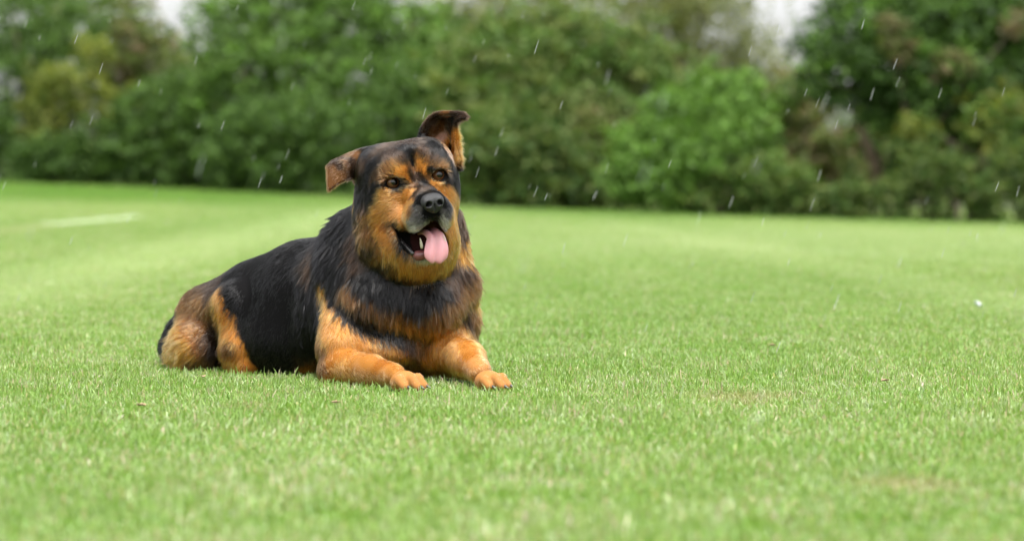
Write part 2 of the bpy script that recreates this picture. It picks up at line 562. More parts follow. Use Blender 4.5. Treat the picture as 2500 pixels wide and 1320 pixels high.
def march(pxy):
    """where the view ray of each pixel first meets the dog"""
    pxy = np.asarray(pxy, float)
    d = np.stack([ray(a, b) for a, b in pxy]); d /= np.linalg.norm(d, axis=1, keepdims=True)
    t = np.full(len(d), 5.4)
    for _ in range(90):
        t = t + np.clip(0.7 * dog_sdf((CAM_LOC + d * t[:, None]).astype(f32)), -0.01, 0.05)
    p = CAM_LOC + d * t[:, None]
    return p, np.abs(dog_sdf(p.astype(f32))) < 0.006

# coat colours (hair albedo; shade of the left cheek edge and cheek fold painted in)
PAL = dict(K=(.0022, .0021, .0023), D=(.017, .009, .005), B=(.080, .034, .010), T=(.31, .125, .024), O=(.26, .090, .012),
           L=(.37, .165, .050), G=(.050, .047, .045), W=(.30, .29, .275), P=(.42, .25, .19))
ZA = (770, 250, 2.933)
ZB = (370, 500, 2.75)
COAT_A = """120,480,B 90,560,B 85,420,D 160,430,D 180,500,B 190,460,D 230,450,B 150,570,B 100,610,B 300,380,B 350,350,K 330,430,D 290,500,D 220,590,B 260,430,D
400,330,K 480,335,D 560,310,D 620,300,D 700,275,D 640,340,K 690,390,K 690,430,K 740,300,D 820,300,K 880,360,K 560,370,D 520,400,D 450,420,K 400,480,K
350,560,K 330,640,K 400,620,K 450,560,K 420,690,K 350,720,D 440,520,D 300,600,K 480,645,T 520,655,T 470,690,T 450,600,K 490,520,B 600,390,D 760,360,D 640,420,D
600,440,B 560,460,B 640,480,T 620,510,T 520,500,B 490,540,B 660,560,T 690,470,B 640,525,T 600,515,T 790,490,T 830,455,B 740,430,T 790,420,B 800,460,T 750,480,T 850,420,D 900,450,B 930,490,B 850,450,B 720,400,B
690,520,D 720,560,D 760,590,D 700,600,B 680,650,T 700,700,T 660,700,T 740,600,D 780,590,K 830,600,D 840,570,T 880,610,T 900,640,T 820,540,B 740,520,D
505,588,K 540,545,K 600,545,K 640,585,K 600,618,K 545,610,K 620,565,K 590,650,T 640,630,T 840,520,K 830,480,K 880,485,K 920,510,K 900,555,K 950,530,K 980,540,K 850,550,D
940,400,K 970,450,K 1000,480,K 990,560,K 960,520,D 900,390,K
500,680,T 450,740,T 560,700,T 600,680,T 520,780,T 430,800,T 350,780,B 300,800,D 290,740,K 280,700,B 600,760,L 640,800,L 620,840,L 550,840,T 460,870,O 380,880,B
330,900,B 300,960,D 400,960,B 480,950,T 540,1000,T 380,1040,D 340,1090,D 440,1090,B 500,1100,T 560,1100,L 620,1150,L 700,1170,L 800,1200,L 900,1200,L 640,1230,T
540,1180,B 480,1180,D 740,1270,T 860,1270,T 940,1250,T 700,1300,B 520,880,B 530,920,T 500,840,T 480,900,O 560,810,L 590,800,L 560,1050,T
650,740,T 680,780,B 720,760,G 700,830,G 740,840,G 720,900,W 700,915,W 745,905,W 690,860,W 910,830,W 930,880,W 800,850,G 690,930,G 760,880,G 800,800,K 860,800,K 900,780,G 930,740,K 940,800,G 920,860,W 900,900,G 780,870,W
840,830,K 730,700,K 690,870,G 640,880,B 600,860,T 570,875,D 730,650,D
960,620,T 990,680,L 960,680,T 1000,760,T 980,840,T 970,900,T 990,960,T 1000,1050,T 1000,1100,T 960,1130,T 1050,740,D 1060,830,D 1045,880,D 1070,920,O 1080,1000,O
1040,1060,O 1090,1080,T 1060,1130,O 760,1108,W 720,1095,G 690,1075,K 600,970,K 640,1045,K 800,1125,W 620,1010,K
800,160,D 860,110,D 930,90,B 1000,80,D 1070,90,D 1060,120,D 970,130,K 900,180,B 850,200,B 920,240,P 900,265,P 950,300,T 990,250,T 960,200,D 990,350,L 1010,380,T
960,370,P 1020,430,B 1010,470,K 1040,480,K 780,210,D 740,230,K"""  # left cheek edge and fold anchors are darkened to paint in shade
COAT_B = """1200,150,K 1180,250,K 1300,120,K 1250,200,K 1200,350,K 1150,400,K 1300,350,K 1250,450,K 1400,430,D 1350,300,D 1500,500,K 1400,520,K 1600,560,K 1700,620,K
1850,620,K 1950,580,K 1800,680,K 1200,550,K 1250,620,K 1280,700,K 1350,780,K 1450,830,K 1550,880,K 1650,900,K 1730,930,D 1900,650,K 1600,640,K 1750,700,K
1300,590,B 1350,650,B 1450,680,B 1520,730,B 1480,600,K 1600,740,B 1700,760,B 1650,820,O 1750,850,O 1850,800,B 1900,720,B 2000,700,B 2050,640,B 2100,600,B 2000,560,D
2050,480,D 2100,450,D 2150,480,B 2190,560,T 2170,620,T 2150,700,B 2120,780,D 2050,800,B 1950,820,B 1900,880,O 1800,920,B 2000,900,T 2100,860,T 1400,740,D 1550,800,B
1150,560,T 1170,650,T 1200,720,T 1250,800,T 1180,820,T 1160,900,T 1130,950,B 1300,870,T 1250,930,T 1400,920,T 1500,950,T 1600,970,T 1700,1000,O 1750,1050,B 1800,1100,B
1850,1050,O 1900,1000,T 2000,980,T 2100,930,T 1125,1000,B
1200,1050,O 1300,1030,T 1450,1050,T 1550,1060,O 1650,1100,T 1250,1130,T 1400,1130,L 1550,1150,L 1650,1180,L 1750,1200,L 1820,1220,L 1130,1080,B 1130,1150,B 1150,1170,O
2100,960,T 2080,1050,O 2100,1120,L 2180,1080,L 2250,1160,L 2350,1200,L 2000,1120,O 1950,1140,T 1960,1070,O
1050,450,D 1080,600,K 1050,750,K 1100,800,K 1000,500,K 900,400,K 800,450,K 850,600,K 800,750,K 900,850,K 850,950,K 900,1050,K 1000,950,K 750,1050,K 1050,1090,O
1080,1060,B 1020,1040,D 1080,900,K 700,950,K 690,1030,K 680,700,K 620,600,K 560,560,K 520,600,K 600,700,K 650,800,K 660,890,K 1000,250,K 850,300,K 700,370,K 600,430,K 500,500,K 430,540,D 380,600,D
1100,480,K 1120,700,K 580,640,K 550,680,K 590,770,K 630,850,K
430,640,T 470,640,T 500,720,O 450,720,O 540,780,T 500,850,T 560,900,T 600,950,T 630,1020,T 655,1080,O 520,960,B 560,1060,T 480,1080,O 400,700,B 340,640,B 360,750,B
420,800,D 450,860,D 300,740,B 260,800,B 320,850,B 400,900,D 420,980,D 350,950,B 200,830,T 180,900,L 230,950,T 280,1000,T 160,980,L 120,960,L 130,1040,L 200,1060,T
300,1060,B 380,1040,B 400,1080,D 100,900,K 90,950,K"""

def parse(txt, z):
    out = []
    for w in txt.split():
        a, b, c = w.split(',')
        out.append((z[0] + float(a) / z[2], z[1] + float(b) / z[2], c))
    return out

def build_coat():
    A = parse(COAT_A, ZA) + parse(COAT_B, ZB)
    # long chest fur hangs below its roots
    A = [(x, y - (14 if 830 < x < 1150 and 640 < y < 830 else 0), c) for x, y, c in A]
    p, ok = march([(a[0], a[1]) for a in A])
    cols = np.array([PAL[a[2]] for a in A])
    p, cols = p[ok], cols[ok]
    ex, ec = [], []
    def add(pt, c): ex.append(pt); ec.append(PAL[c])
    # sides turned away from the photograph
    for (x, y, yy, c) in ((900, 640, .03, 'K'), (940, 665, .01, 'K'), (985, 680, 0, 'K'), (1030, 685, 0, 'K'), (1070, 670, .02, 'K'), (1095, 640, .05, 'D'), (1120, 650, .07, 'D'),
                          (905, 600, .36, 'K'), (800, 640, .44, 'K'), (700, 680, .52, 'K'), (600, 740, .58, 'K'), (520, 800, .60, 'D'),
                          (905, 760, .40, 'K'), (1000, 640, .27, 'K'), (1050, 700, .24, 'K'), (1080, 780, .24, 'B'), (1000, 480, .22, 'K'),
                          (1060, 480, .15, 'K'), (940, 420, .18, 'K'), (1000, 380, .14, 'K'), (1100, 560, .18, 'D'), (860, 420, .10, 'K'),
                          (700, 800, .55, 'K'), (600, 850, .6, 'B'), (480, 850, .6, 'B'), (1060, 320, .10, 'D'), (1090, 300, .09, 'D'), (1110, 360, .08, 'K')):
        add(P(x, y, yy), c)
    return np.concatenate([p, np.array(ex)]), np.concatenate([cols, np.array(ec)])

def vnoise(p, s, seed):
    """cheap smooth 3-D noise from a few sine waves"""
    r = np.random.default_rng(seed)
    out = np.zeros(len(p))
    for k in range(7):
        v = r.normal(size=3) * s * (0.6 + 0.3 * k)
        out += np.sin(p @ v + r.uniform(0, 6.28)) / (1 + 0.25 * k)
    return out / 3.0

def coat_colour(p, jitter=0.0):
    p = np.asarray(p, float)
    w = np.stack([vnoise(p, 70, 11 + i) for i in range(3)], -1) * 0.005
    q = p + w + (rng.normal(size=p.shape) * jitter if jitter else 0)
    out = np.zeros((len(p), 3))
    for k in range(0, len(p), 20000):
        d2 = dist2(q[k:k + 20000], COAT_P)
        near = np.argpartition(d2, 5, axis=1)[:, :5]
        dd = np.take_along_axis(d2, near, 1)
        wt = 1.0 / (dd + 4e-6) ** 3.0
        wt /= wt.sum(1, keepdims=True)
        out[k:k + 20000] = (np.log(COAT_C)[near] * wt[..., None]).sum(1)
    return np.exp(out)

# combing of the fur: zoom, x, y, picture direction, length, lift
GUIDE_A = [(640, 380, 0, -1, .014, .25), (740, 380, .2, -1, .014, .25), (560, 420, -.4, -1, .014, .25), (600, 450, -.6, -.7, .010, .3), (800, 430, .5, -.8, .010, .3),
           (450, 780, -.8, .5, .022, .25), (330, 900, -.5, .9, .034, .3), (500, 1100, -.35, 1, .026, .3), (740, 1220, 0, 1, .022, .3), (900, 1180, .2, 1, .022, .3),
           (700, 880, -.7, .6, .010, .3), (690, 780, -.7, .5, .009, .4), (680, 700, -.8, .3, .009, .5), (700, 640, -.5, -.7, .008, .5), (640, 660, -.9, .1, .009, .5), (620, 720, -.9, .3, .010, .5), (600, 740, -.9, .3, .010, .45), (560, 660, -.9, .2, .010, .4),
           (940, 820, .6, .6, .009, .3), (990, 760, .7, .6, .014, .25), (990, 1000, .4, .9, .022, .3), (960, 640, .7, .3, .012, .2),
           (1060, 900, .5, 1, .032, .35), (1060, 1060, .3, 1, .034, .35), (380, 560, -.5, .8, .022, .25), (420, 420, -.6, .3, .018, .25), (320, 680, -.4, .9, .03, .3),
           (180, 490, -.9, .3, .008, .15), (110, 560, -.3, .9, .008, .15), (300, 390, -.9, .2, .012, .2), (900, 200, .1, -1, .012, .2), (1000, 90, 1, 0, .008, .15),
           (950, 320, .3, -.9, .016, .3), (1020, 430, .7, .4, .018, .5), (850, 330, .4, -.7, .014, .25), (780, 1110, -.1, 1, .010, .3), (640, 1080, -.4, .9, .016, .3),
           (540, 940, -.8, .5, .016, .2)]
GUIDE_B = [(1200, 150, -.7, .6, .038, .4), (1200, 300, -.5, .9, .042, .35), (1300, 500, -.3, 1, .046, .35), (1600, 600, .0, 1, .046, .35), (1600, 750, .05, 1, .042, .35),
           (2050, 600, .5, .8, .048, .45), (2150, 480, .8, .6, .045, .5), (1850, 700, .15, 1, .042, .35), (2150, 680, .5, .8, .04, .45), (1500, 860, .2, .9, .032, .3),
           (1850, 880, 0, 1, .03, .3), (2050, 850, .2, 1, .025, .3), (1280, 720, -.1, 1, .038, .35),
           (850, 700, -.6, .8, .013, .10), (850, 950, -.5, .8, .014, .10), (780, 820, -.6, .8, .013, .10), (930, 560, -.6, .8, .013, .10), (1050, 700, -.2, 1, .036, .3), (1080, 880, .0, 1, .032, .3), (1030, 480, -.5, .9, .034, .3),
           (700, 400, -.9, .5, .014, .12), (900, 330, -.9, .4, .016, .15), (500, 520, -.8, .6, .015, .15), (620, 620, -.3, 1, .014, .12), (570, 580, -.6, .7, .014, .12), (300, 750, -.6, .8, .028, .3),
           (400, 900, -.7, .7, .028, .3), (540, 850, -.3, 1, .020, .25), (200, 950, -.8, .45, .034, .35), (130, 1000, -.9, .3, .034, .4), (220, 830, -.8, .2, .03, .35),
           (1200, 800, -.1, 1, .014, .2), (1160, 950, -.2, 1, .014, .25), (1400, 950, .4, .8, .018, .2), (1700, 1000, .2, 1, .022, .25), (2000, 960, .1, 1, .016, .2),
           (1200, 1100, .7, .5, .010, .2), (1400, 1080, .9, .25, .008, .2), (1650, 1130, .9, .5, .007, .2), (1780, 1200, .9, .5, .006, .2), (2120, 1050, .5, .8, .008, .2),
           (2250, 1160, .9, .5, .006, .2), (1960, 1100, .3, .9, .016, .2)]

def build_guides():
    pts, rows = [], []
    for z, G in ((ZA, GUIDE_A), (ZB, GUIDE_B)):
        for g in G:
            pts.append((z[0] + g[0] / z[2], z[1] + g[1] / z[2])); rows.append(g)
    p, ok = march(pts)
    r = np.array([x[2:] for x in rows], float)
    dirs = np.stack([r[:, 0], np.zeros(len(r)), -r[:, 1]], -1)
    dirs /= np.linalg.norm(dirs, axis=1, keepdims=True)
    return p[ok], dirs[ok], r[ok, 2], r[ok, 3]

def add_fur(name, parent, mat, roots, dirs, length, cols, tipcols, rad, nseg=5, curl=None):
    n = len(roots)
    hc = bpy.data.hair_curves.new(name)
    hc.add_curves([nseg] * n)
    t = np.linspace(0, 1, nseg)[None, :, None]
    pos = roots[:, None, :] + dirs[:, None, :] * length[:, None, None] * t
    if curl is not None: pos = pos + curl[:, None, :] * (t ** 2) * length[:, None, None]
    hc.position_data.foreach_set('vector', pos.astype(f32).ravel())
    ra = hc.attributes.get('radius') or hc.attributes.new('radius', 'FLOAT', 'POINT')
    rr = rad[:, None] * np.array([1.0, .95, .8, .55, .12])[None, :nseg]
    ra.data.foreach_set('value', rr.astype(f32).ravel())
    ca = hc.attributes.new('coat', 'FLOAT_COLOR', 'POINT')
    tt = np.linspace(0, 1, nseg)[None, :, None]
    c = np.ones((n, nseg, 4), f32); c[..., :3] = cols[:, None, :] * (1 - tt) + tipcols[:, None, :] * tt
    ca.data.foreach_set('color', c.ravel())
    o = bpy.data.objects.new(name, hc)
    COL.objects.link(o); o.parent = parent
    hc.materials.append(mat)
    return o

if DO_DOG:
    COAT_P, COAT_C = build_coat()
    verts, faces = surface_nets(dog_sdf, (-0.64, -0.37, -0.03), (0.30, 0.66, 0.66), 0.003)
    ncol = coat_colour(verts)
    mc = -mouth_cut(verts.astype(f32))
    inside = np.clip((mc + 0.003) / 0.004, 0, 1)[:, None]
    qh = (verts - H0) @ HR.T
    near_mouth = (qh[:, 1] > -0.03) & (np.abs(qh[:, 0]) < 0.09) & (qh[:, 2] < -0.06) & (qh[:, 2] > -0.24)
    inside = inside * near_mouth[:, None]
    lipc = np.where(((qh[:, 1] < 0.02) & (qh[:, 0] > -0.03))[:, None], np.array((.06, .018, .017))[None], np.array((.007, .006, .006))[None])
    ncol = ncol * (1 - inside) + lipc * inside
    eye_d = np.min([np.linalg.norm(verts - e, axis=1) for e in EYES], 0)
    lid = np.clip((0.0245 - eye_d) / 0.004, 0, 1)[:, None]
    ncol = ncol * (1 - lid) + np.array((.010, .009, .009)) * lid

    t = NT('dog_undercoat')
    b = t.princ(t.mix(1.0, t.attr('tint'), (0.7, 0.7, 0.7), 'MULTIPLY'), 0.8, 0.06)
    SKIN = t.done(b.outputs[0])
    dog = mesh_obj('dog', verts, faces, SKIN)
    color_attr(dog.data, ncol)
    tag(dog, 'black and tan shepherd-type dog lying on the grass with its tongue out', 'dog')

    # --- fur
    t = NT('dog_fur')
    h = t.new('ShaderNodeBsdfHairPrincipled')
    h.parametrization = 'COLOR'
    t.link(t.attr('coat'), h.inputs['Color'])
    h.inputs['IOR'].default_value = 1.33
    h.inputs['Roughness'].default_value = 0.24
    h.inputs['Radial Roughness'].default_value = 0.55
    h.inputs['Random Roughness'].default_value = 0.3
    h.inputs['Coat'].default_value = 0.0
    FUR = t.done(h.outputs[0])
    if DO_FUR:
        GP, GD, GL, GLIFT = build_guides()
        a, b_, c_, d_ = (verts[faces[:, i]] for i in range(4))
        area = 0.5 * np.linalg.norm(np.cross(c_ - a, d_ - b_), axis=1)
        ctr = (a + b_ + c_ + d_) / 4
        headish = np.linalg.norm(ctr - H0, axis=1) < 0.24
        dens = area * np.where(headish, 1.9, 1.0) * np.where(ctr[:, 2] < 0.0, 0.1, 1.0) * np.where(ctr[:, 1] > 0.5, 0.5, 1.0)
        N = 330000
        fi = rng.choice(len(faces), N, p=dens / dens.sum())
        u, v = rng.random((2, N, 1))
        roots = (a[fi] * (1 - u) + b_[fi] * u) * (1 - v) + (d_[fi] * (1 - u) + c_[fi] * u) * v
        # bare skin: eyes, mouth, nose
        keep = np.min([np.linalg.norm(roots - e, axis=1) for e in EYES], 0) > 0.0232
        rq = (roots - H0) @ HR.T
        nm = (rq[:, 1] > -0.03) & (np.abs(rq[:, 0]) < 0.09) & (rq[:, 2] < -0.06) & (rq[:, 2] > -0.24)
        keep &= ~((mouth_cut(roots.astype(f32)) < 0.003) & nm)
        keep &= np.linalg.norm((rq - np.array((0, .100, -.052))) / np.array((.034, .035, .027)), axis=1) > 1.0
        roots = roots[keep]; N = len(roots)
        fn_ = np.cross(c_ - a, d_ - b_); fn_ /= np.maximum(np.linalg.norm(fn_, axis=1, keepdims=True), 1e-12)
        vn_ = np.zeros_like(verts)
        for i in range(4):
            for ax in range(3): vn_[:, ax] += np.bincount(faces[:, i], fn_[:, ax], len(verts))
        vn_ /= np.maximum(np.linalg.norm(vn_, axis=1, keepdims=True), 1e-9)
        if (vn_[:2000] * gradient(dog_sdf, verts[:2000].astype(f32))).sum() < 0: vn_ = -vn_
        nrm = vn_[faces[fi[keep], 0]]
        dirs = np.zeros((N, 3)); L = np.zeros(N); lift = np.zeros(N)
        for k in range(0, N, 40000):
            s = slice(k, k + 40000)
            d2 = dist2(roots[s], GP)
            w = 1.0 / (d2 + 1e-4) ** 2; w /= w.sum(1, keepdims=True)
            dirs[s] = w @ GD; L[s] = w @ GL; lift[s] = w @ GLIFT
        # far side of the trunk: hair runs back and down
        dirs[:, 1] += 0.35 * np.clip((roots[:, 1] - 0.1) / 0.3, 0, 1)
        dirs += np.stack([vnoise(roots, 45, 31 + i) for i in range(3)], -1) * 0.22
        dirs += np.stack([vnoise(roots, 160, 41 + i) for i in range(3)], -1) * 0.25
        dirs += rng.normal(size=dirs.shape) * 0.10
        dirs[:, 1] += 0.6 * np.clip(-nrm[:, 2], 0, 1)                      # undersides comb backwards
        dirs -= nrm * (dirs * nrm).sum(1, keepdims=True)
        dirs /= np.maximum(np.linalg.norm(dirs, axis=1, keepdims=True), 1e-6)
        lf = lift * (0.7 + 0.6 * rng.random(N))
        hd = dirs * np.cos(lf)[:, None] + nrm * np.sin(lf)[:, None]
        L = np.where(L > .012, .012 + (L - .012) * .62, L) * (0.65 + 0.6 * rng.random(N)) * (1 + 0.2 * vnoise(roots, 90, 51))
        cols = coat_colour(roots, 0.0035) * (0.62 + 0.76 * rng.random((N, 1)))
        tip = cols * 1.15
        curl = (dirs * 0.10 - nrm * 0.22) * (lift[:, None] * 2.2) + np.array([0, 0, -0.12])
        # tufts: neighbouring tips draw together, most in the long fur
        cell = 0.0070
        key = np.floor((roots + np.stack([vnoise(roots, 120, 61 + i) for i in range(3)], -1) * .006 + np.stack([vnoise(roots, 420, 71 + i) for i in range(3)], -1) * .003) / cell).astype(np.int64)
        key = (key[:, 0] * 73856093) ^ (key[:, 1] * 19349663) ^ (key[:, 2] * 83492791)
        _, inv = np.unique(key, return_inverse=True)
        cntk = np.bincount(inv)
        tipp = roots + hd * L[:, None]
        mean_tip = np.stack([np.bincount(inv, tipp[:, i]) / cntk for i in range(3)], -1)[inv]
        wild = rng.normal(size=(len(cntk), 3))[inv] * 0.16
        pull = np.clip((L - 0.014) / 0.016, 0, .8)[:, None]
        shade = (0.62 + 0.76 * rng.random(len(cntk)))[inv][:, None]           # every tuft its own tone
        shade = 1 + (shade - 1) * np.clip((L - .011) / .010, .15, 1)[:, None]
        cols = cols * shade; tip = tip * shade
        dt = (mean_tip - tipp) / np.maximum(L[:, None], 1e-3)
        dt *= (np.linalg.norm(dt, axis=1, keepdims=True) < 0.9)
        curl = curl + pull * (0.6 * dt + wild)
        rad = np.where(L > 0.018, 0.00050, 0.00042) * (0.7 + 0.6 * rng.random(N)) * np.where(L < .0085, .75, 1.0)
        fur = add_fur('fur', dog, FUR, roots - nrm * 0.0008, hd, L, cols, tip, rad, curl=curl)
        fur['kind'] = 'stuff'

    # --- eyes
    def uvsphere(name, r, seg, ring, mat, parent, loc, axis):
        vs, fs = [(0, 0, r)], []
        for i in range(1, ring):
            th = math.pi * i / ring
            for j in range(seg):
                ph = 2 * math.pi * j / seg
                vs.append((r * math.sin(th) * math.cos(ph), r * math.sin(th) * math.sin(ph), r * math.cos(th)))
        vs.append((0, 0, -r))
        for j in range(seg): fs.append((0, 1 + j, 1 + (j + 1) % seg))
        for i in range(ring - 2):
            for j in range(seg):
                p0 = 1 + i * seg
                fs.append((p0 + j, p0 + seg + j, p0 + seg + (j + 1) % seg, p0 + (j + 1) % seg))
        last = len(vs) - 1; p0 = 1 + (ring - 2) * seg
        for j in range(seg): fs.append((last, p0 + (j + 1) % seg, p0 + j))
        # cornea: a slight bulge at the pole
        vs = [(x, y, z + (0.0012 * max(0, (z / r - .8) / .2))) for x, y, z in vs]
        o = mesh_obj(name, vs, fs, mat, parent)
        o.location = loc
        o.rotation_euler = Vector(axis).to_track_quat('Z', 'Y').to_euler()
        return o
    t = NT('dog_eye')
    tc = t.new('ShaderNodeTexCoord')
    sx = t.new('ShaderNodeSeparateXYZ'); t.link(tc.outputs['Object'], sx.inputs[0])
    rr = t.math('SQRT', t.math('ADD', t.math('MULTIPLY', sx.outputs[0], sx.outputs[0]), t.math('MULTIPLY', sx.outputs[1], sx.outputs[1])))
    rr = t.math('DIVIDE', rr, 0.0185)
    col = t.ramp(rr, [(0.0, (.002, .002, .002)), (0.40, (.003, .002, .002)), (0.48, (.085, .036, .013)), (0.78, (.055, .022, .009)), (0.86, (.005, .004, .004)), (0.95, (.03, .022, .02))])
    b = t.princ(col, 0.04, 0.45)
    EYE = t.done(b.outputs[0])
    for e in EYES:
        ax = HY * 0.93 + HX * (0.10 if e is EYES[0] else 0.18) + np.array([0.02, 0, 0.10])
        uvsphere('eye', EYE_R, 28, 20, EYE, dog, e, ax)

    # --- nose
    def nose_sdf(p):
        q = ((p - H0.astype(f32)) @ HR.T.astype(f32)).astype(f32)
        m = np.stack([np.abs(q[..., 0]), q[..., 1], q[..., 2]], -1)
        d = ell(q, (0, .094, -.047), (.0232, .019, .0165))
        d = smin(d, ell(m, (.0122, .100, -.053), (.0116, .0145, .0140)), .012)
        d = smin(d, ell(q, (0, .100, -.064), (.0125, .010, .012)), .010)
        d = smax(d, -ell(m, (.0125, .1150, -.0540), (.0062, .0110, .0060)), .003)      # nostrils
        d = smax(d, -cone(m, (.0160, .108, -.0565), (.0240, .096, -.0605), .0028, .0018), .003)
        d = smax(d, -cone(q, (0, .1115, -.056), (0, .108, -.078), .0012, .0016), .003)
        return d
    c0 = hw(0, .095, -.054)
    nv, nf = surface_nets(nose_sdf, c0 - .045, c0 + .045, 0.001)
    t = NT('dog_nose_leather')
    vn = t.new('ShaderNodeTexVoronoi'); vn.inputs['Scale'].default_value = 520
    bm = t.new('ShaderNodeBump'); bm.inputs['Strength'].default_value = 0.5; bm.inputs['Distance'].default_value = 0.0007
    t.link(vn.outputs['Distance'], bm.inputs['Height'])
    b = t.princ((.009, .009, .010), 0.42, 0.4)
    t.link(bm.outputs[0], b.inputs['Normal'])
    mesh_obj('nose', nv, nf, t.done(b.outputs[0]), dog)

    # --- tongue: a strip hanging out over the lower lip
    def tongue():
        path = [(hw(.002, -.005, -.118), .018), (hw(.003, .030, -.116), .019), (hw(.005, .052, -.120), .0195), (hw(.007, .062, -.131), .0215),
                (hw(.005, .066, -.147), .0255), (hw(.002, .067, -.162), .0275), (hw(-.001, .066, -.174), .0255), (hw(-.003, .064, -.1825), .0170), (hw(-.004, .062, -.1860), .0060)]
        def cat(a, n=5):
            a = np.array(a, float); out = []
            e = np.concatenate([[2 * a[0] - a[1]], a, [2 * a[-1] - a[-2]]])
            for i in range(1, len(e) - 2):
                for s in np.linspace(0, 1, n, endpoint=False):
                    p0, p1, p2, p3 = e[i - 1:i + 3]
                    out.append(.5 * ((2 * p1) + (-p0 + p2) * s + (2 * p0 - 5 * p1 + 4 * p2 - p3) * s * s + (-p0 + 3 * p1 - 3 * p2 + p3) * s ** 3))
            out.append(a[-1]); return np.array(out)
        ctr = cat([p for p, _ in path]); wid = cat([[w, 0, 0] for _, w in path])[:, 0]
        vs, cols, fs = [], [], []
        M = 28
        for i, (c, w) in enumerate(zip(ctr, wid)):
            tg = ctr[min(i + 1, len(ctr) - 1)] - ctr[max(i - 1, 0)]; tg /= np.linalg.norm(tg)
            sd = HX - tg * (HX @ tg); sd /= np.linalg.norm(sd)
            up = np.cross(sd, tg); up = up if up @ (HY + HZ) > 0 else -up
            for j in range(M):
                ph = 2 * math.pi * j / M
                cx, sy = math.cos(ph), math.sin(ph)
                x = w * np.sign(cx) * abs(cx) ** 0.8
                th = 0.0052 * (0.5 + 0.5 * min(1, w / .02))
                y = th * sy
                if sy > 0:
                    y += -0.0066 * math.exp(-(x / .0050) ** 2) + 0.0026 * math.exp(-((abs(x) - .012) / .007) ** 2)
                y += 0.20 * x * x / max(w, .008) * (-1 if i < 18 else -.7)
                vs.append(c + sd * x + up * y)
        n = len(ctr)
        for i in range(n - 1):
            for j in range(M):
                fs.append((i * M + j, i * M + (j + 1) % M, (i + 1) * M + (j + 1) % M, (i + 1) * M + j))
        fs.append(tuple(range(M))[::-1]); fs.append(tuple((n - 1) * M + j for j in range(M)))
        return vs, fs
    t = NT('dog_tongue')
    geo = t.new('ShaderNodeNewGeometry')
    col = t.mix(t.noise(90, 3, geo.outputs['Position']), (.46, .20, .225), (.53, .26, .28))
    b = t.princ(col, 0.30, 0.5, Subsurface_Weight=0.25, Subsurface_Scale=0.006)
    b.inputs['Subsurface Radius'].default_value = (1.0, 0.35, 0.25)
    bm = t.new('ShaderNodeBump'); bm.inputs['Strength'].default_value = 0.35; bm.inputs['Distance'].default_value = 0.0006
    t.link(t.noise(900, 2, geo.outputs['Position']), bm.inputs['Height']); t.link(bm.outputs[0], b.inputs['Normal'])
    tv, tf = tongue()
    mesh_obj('tongue', tv, tf, t.done(b.outputs[0]), dog)

    # --- claws on the front toes
    t = NT('dog_claw'); CLAW = t.done(t.princ((.035, .028, .022), 0.35, 0.5).outputs[0])
    # --- teeth, gum
    t = NT('dog_tooth'); b = t.princ((.42, .39, .30), 0.3, 0.5); TOOTH = t.done(b.outputs[0])
    t = NT('dog_gum'); b = t.princ((.13, .040, .038), 0.35, 0.5); GUM = t.done(b.outputs[0])
    t = NT('dog_lip_wet'); b = t.princ((.02, .018, .018), 0.22, 0.6); LIP = t.done(b.outputs[0])
    def spike(name, base, tip, r, mat, n=10):
        base, tip = np.array(base), np.array(tip)
        ax = tip - base; ax /= np.linalg.norm(ax)
        s = np.cross(ax, (0, 1, 0.2)); s /= np.linalg.norm(s); w = np.cross(ax, s)
        vs, fs = [], []
        prof = [(0, .8), (.2, 1), (.5, .85), (.8, .5), (.96, .18), (1, .02)]
        for tt, k in prof:
            c = base + (tip - base) * tt + s * 0.0015 * tt * tt
            for j in range(n):
                a = 2 * math.pi * j / n
                vs.append(c + (s * math.cos(a) + w * math.sin(a)) * r * k)
        for i in range(len(prof) - 1):
            for j in range(n):
                fs.append((i * n + j, i * n + (j + 1) % n, (i + 1) * n + (j + 1) % n, (i + 1) * n + j))
        fs.append(tuple(range(n))[::-1]); fs.append(tuple((len(prof) - 1) * n + j for j in range(n)))
        return mesh_obj(name, vs, fs, mat, dog)
    for c, sc in ((P(996, 932, -.255), .97), (P(1201, 931, -.225), .95)):
        fw = np.array((.80, -.55, 0)); fw /= np.linalg.norm(fw); sd2 = np.array((fw[1], -fw[0], 0))
        for so, ln in ((-.031, .014), (-.0115, .034), (.0115, .034), (.031, .014)):
            e = c + sd2 * so * sc + fw * (ln + .006) * sc + np.array((0, 0, -.006))
            spike('claw', e, e + fw * .014 + np.array((0, 0, -.007)), .0034, CLAW)
    spike('tooth', P(1030, 606, -.112), P(1027, 580, -.118), .0034, TOOTH)
    spike('tooth', P(1088, 596, -.105), P(1083, 574, -.112), .0028, TOOTH)
    def gum_sdf(p):
        d = cone(p, P(1006, 620, -.07), P(1022, 624, -.095), .006, .009)
        d = smin(d, cone(p, P(1022, 624, -.095), P(1080, 614, -.095), .009, .010), .01)
        return d
    def lip_sdf(p):
        d = cone(p, P(968, 566, -.045), P(981, 592, -.065), .0035, .0050)
        return smin(d, cone(p, P(981, 592, -.065), P(1008, 618, -.095), .0050, .0050), .006)
    l0 = P(986, 592, -.07)
    lv, lf_ = surface_nets(lip_sdf, l0 - .05, l0 + .05, .0015)
    mesh_obj('lower_lip', lv, lf_, LIP, dog)
    g0 = P(1035, 612, -.09)
    gv_, gf_ = surface_nets(gum_sdf, g0 - .075, g0 + .075, .002)
    mesh_obj('gum', gv_, gf_, GUM, dog)

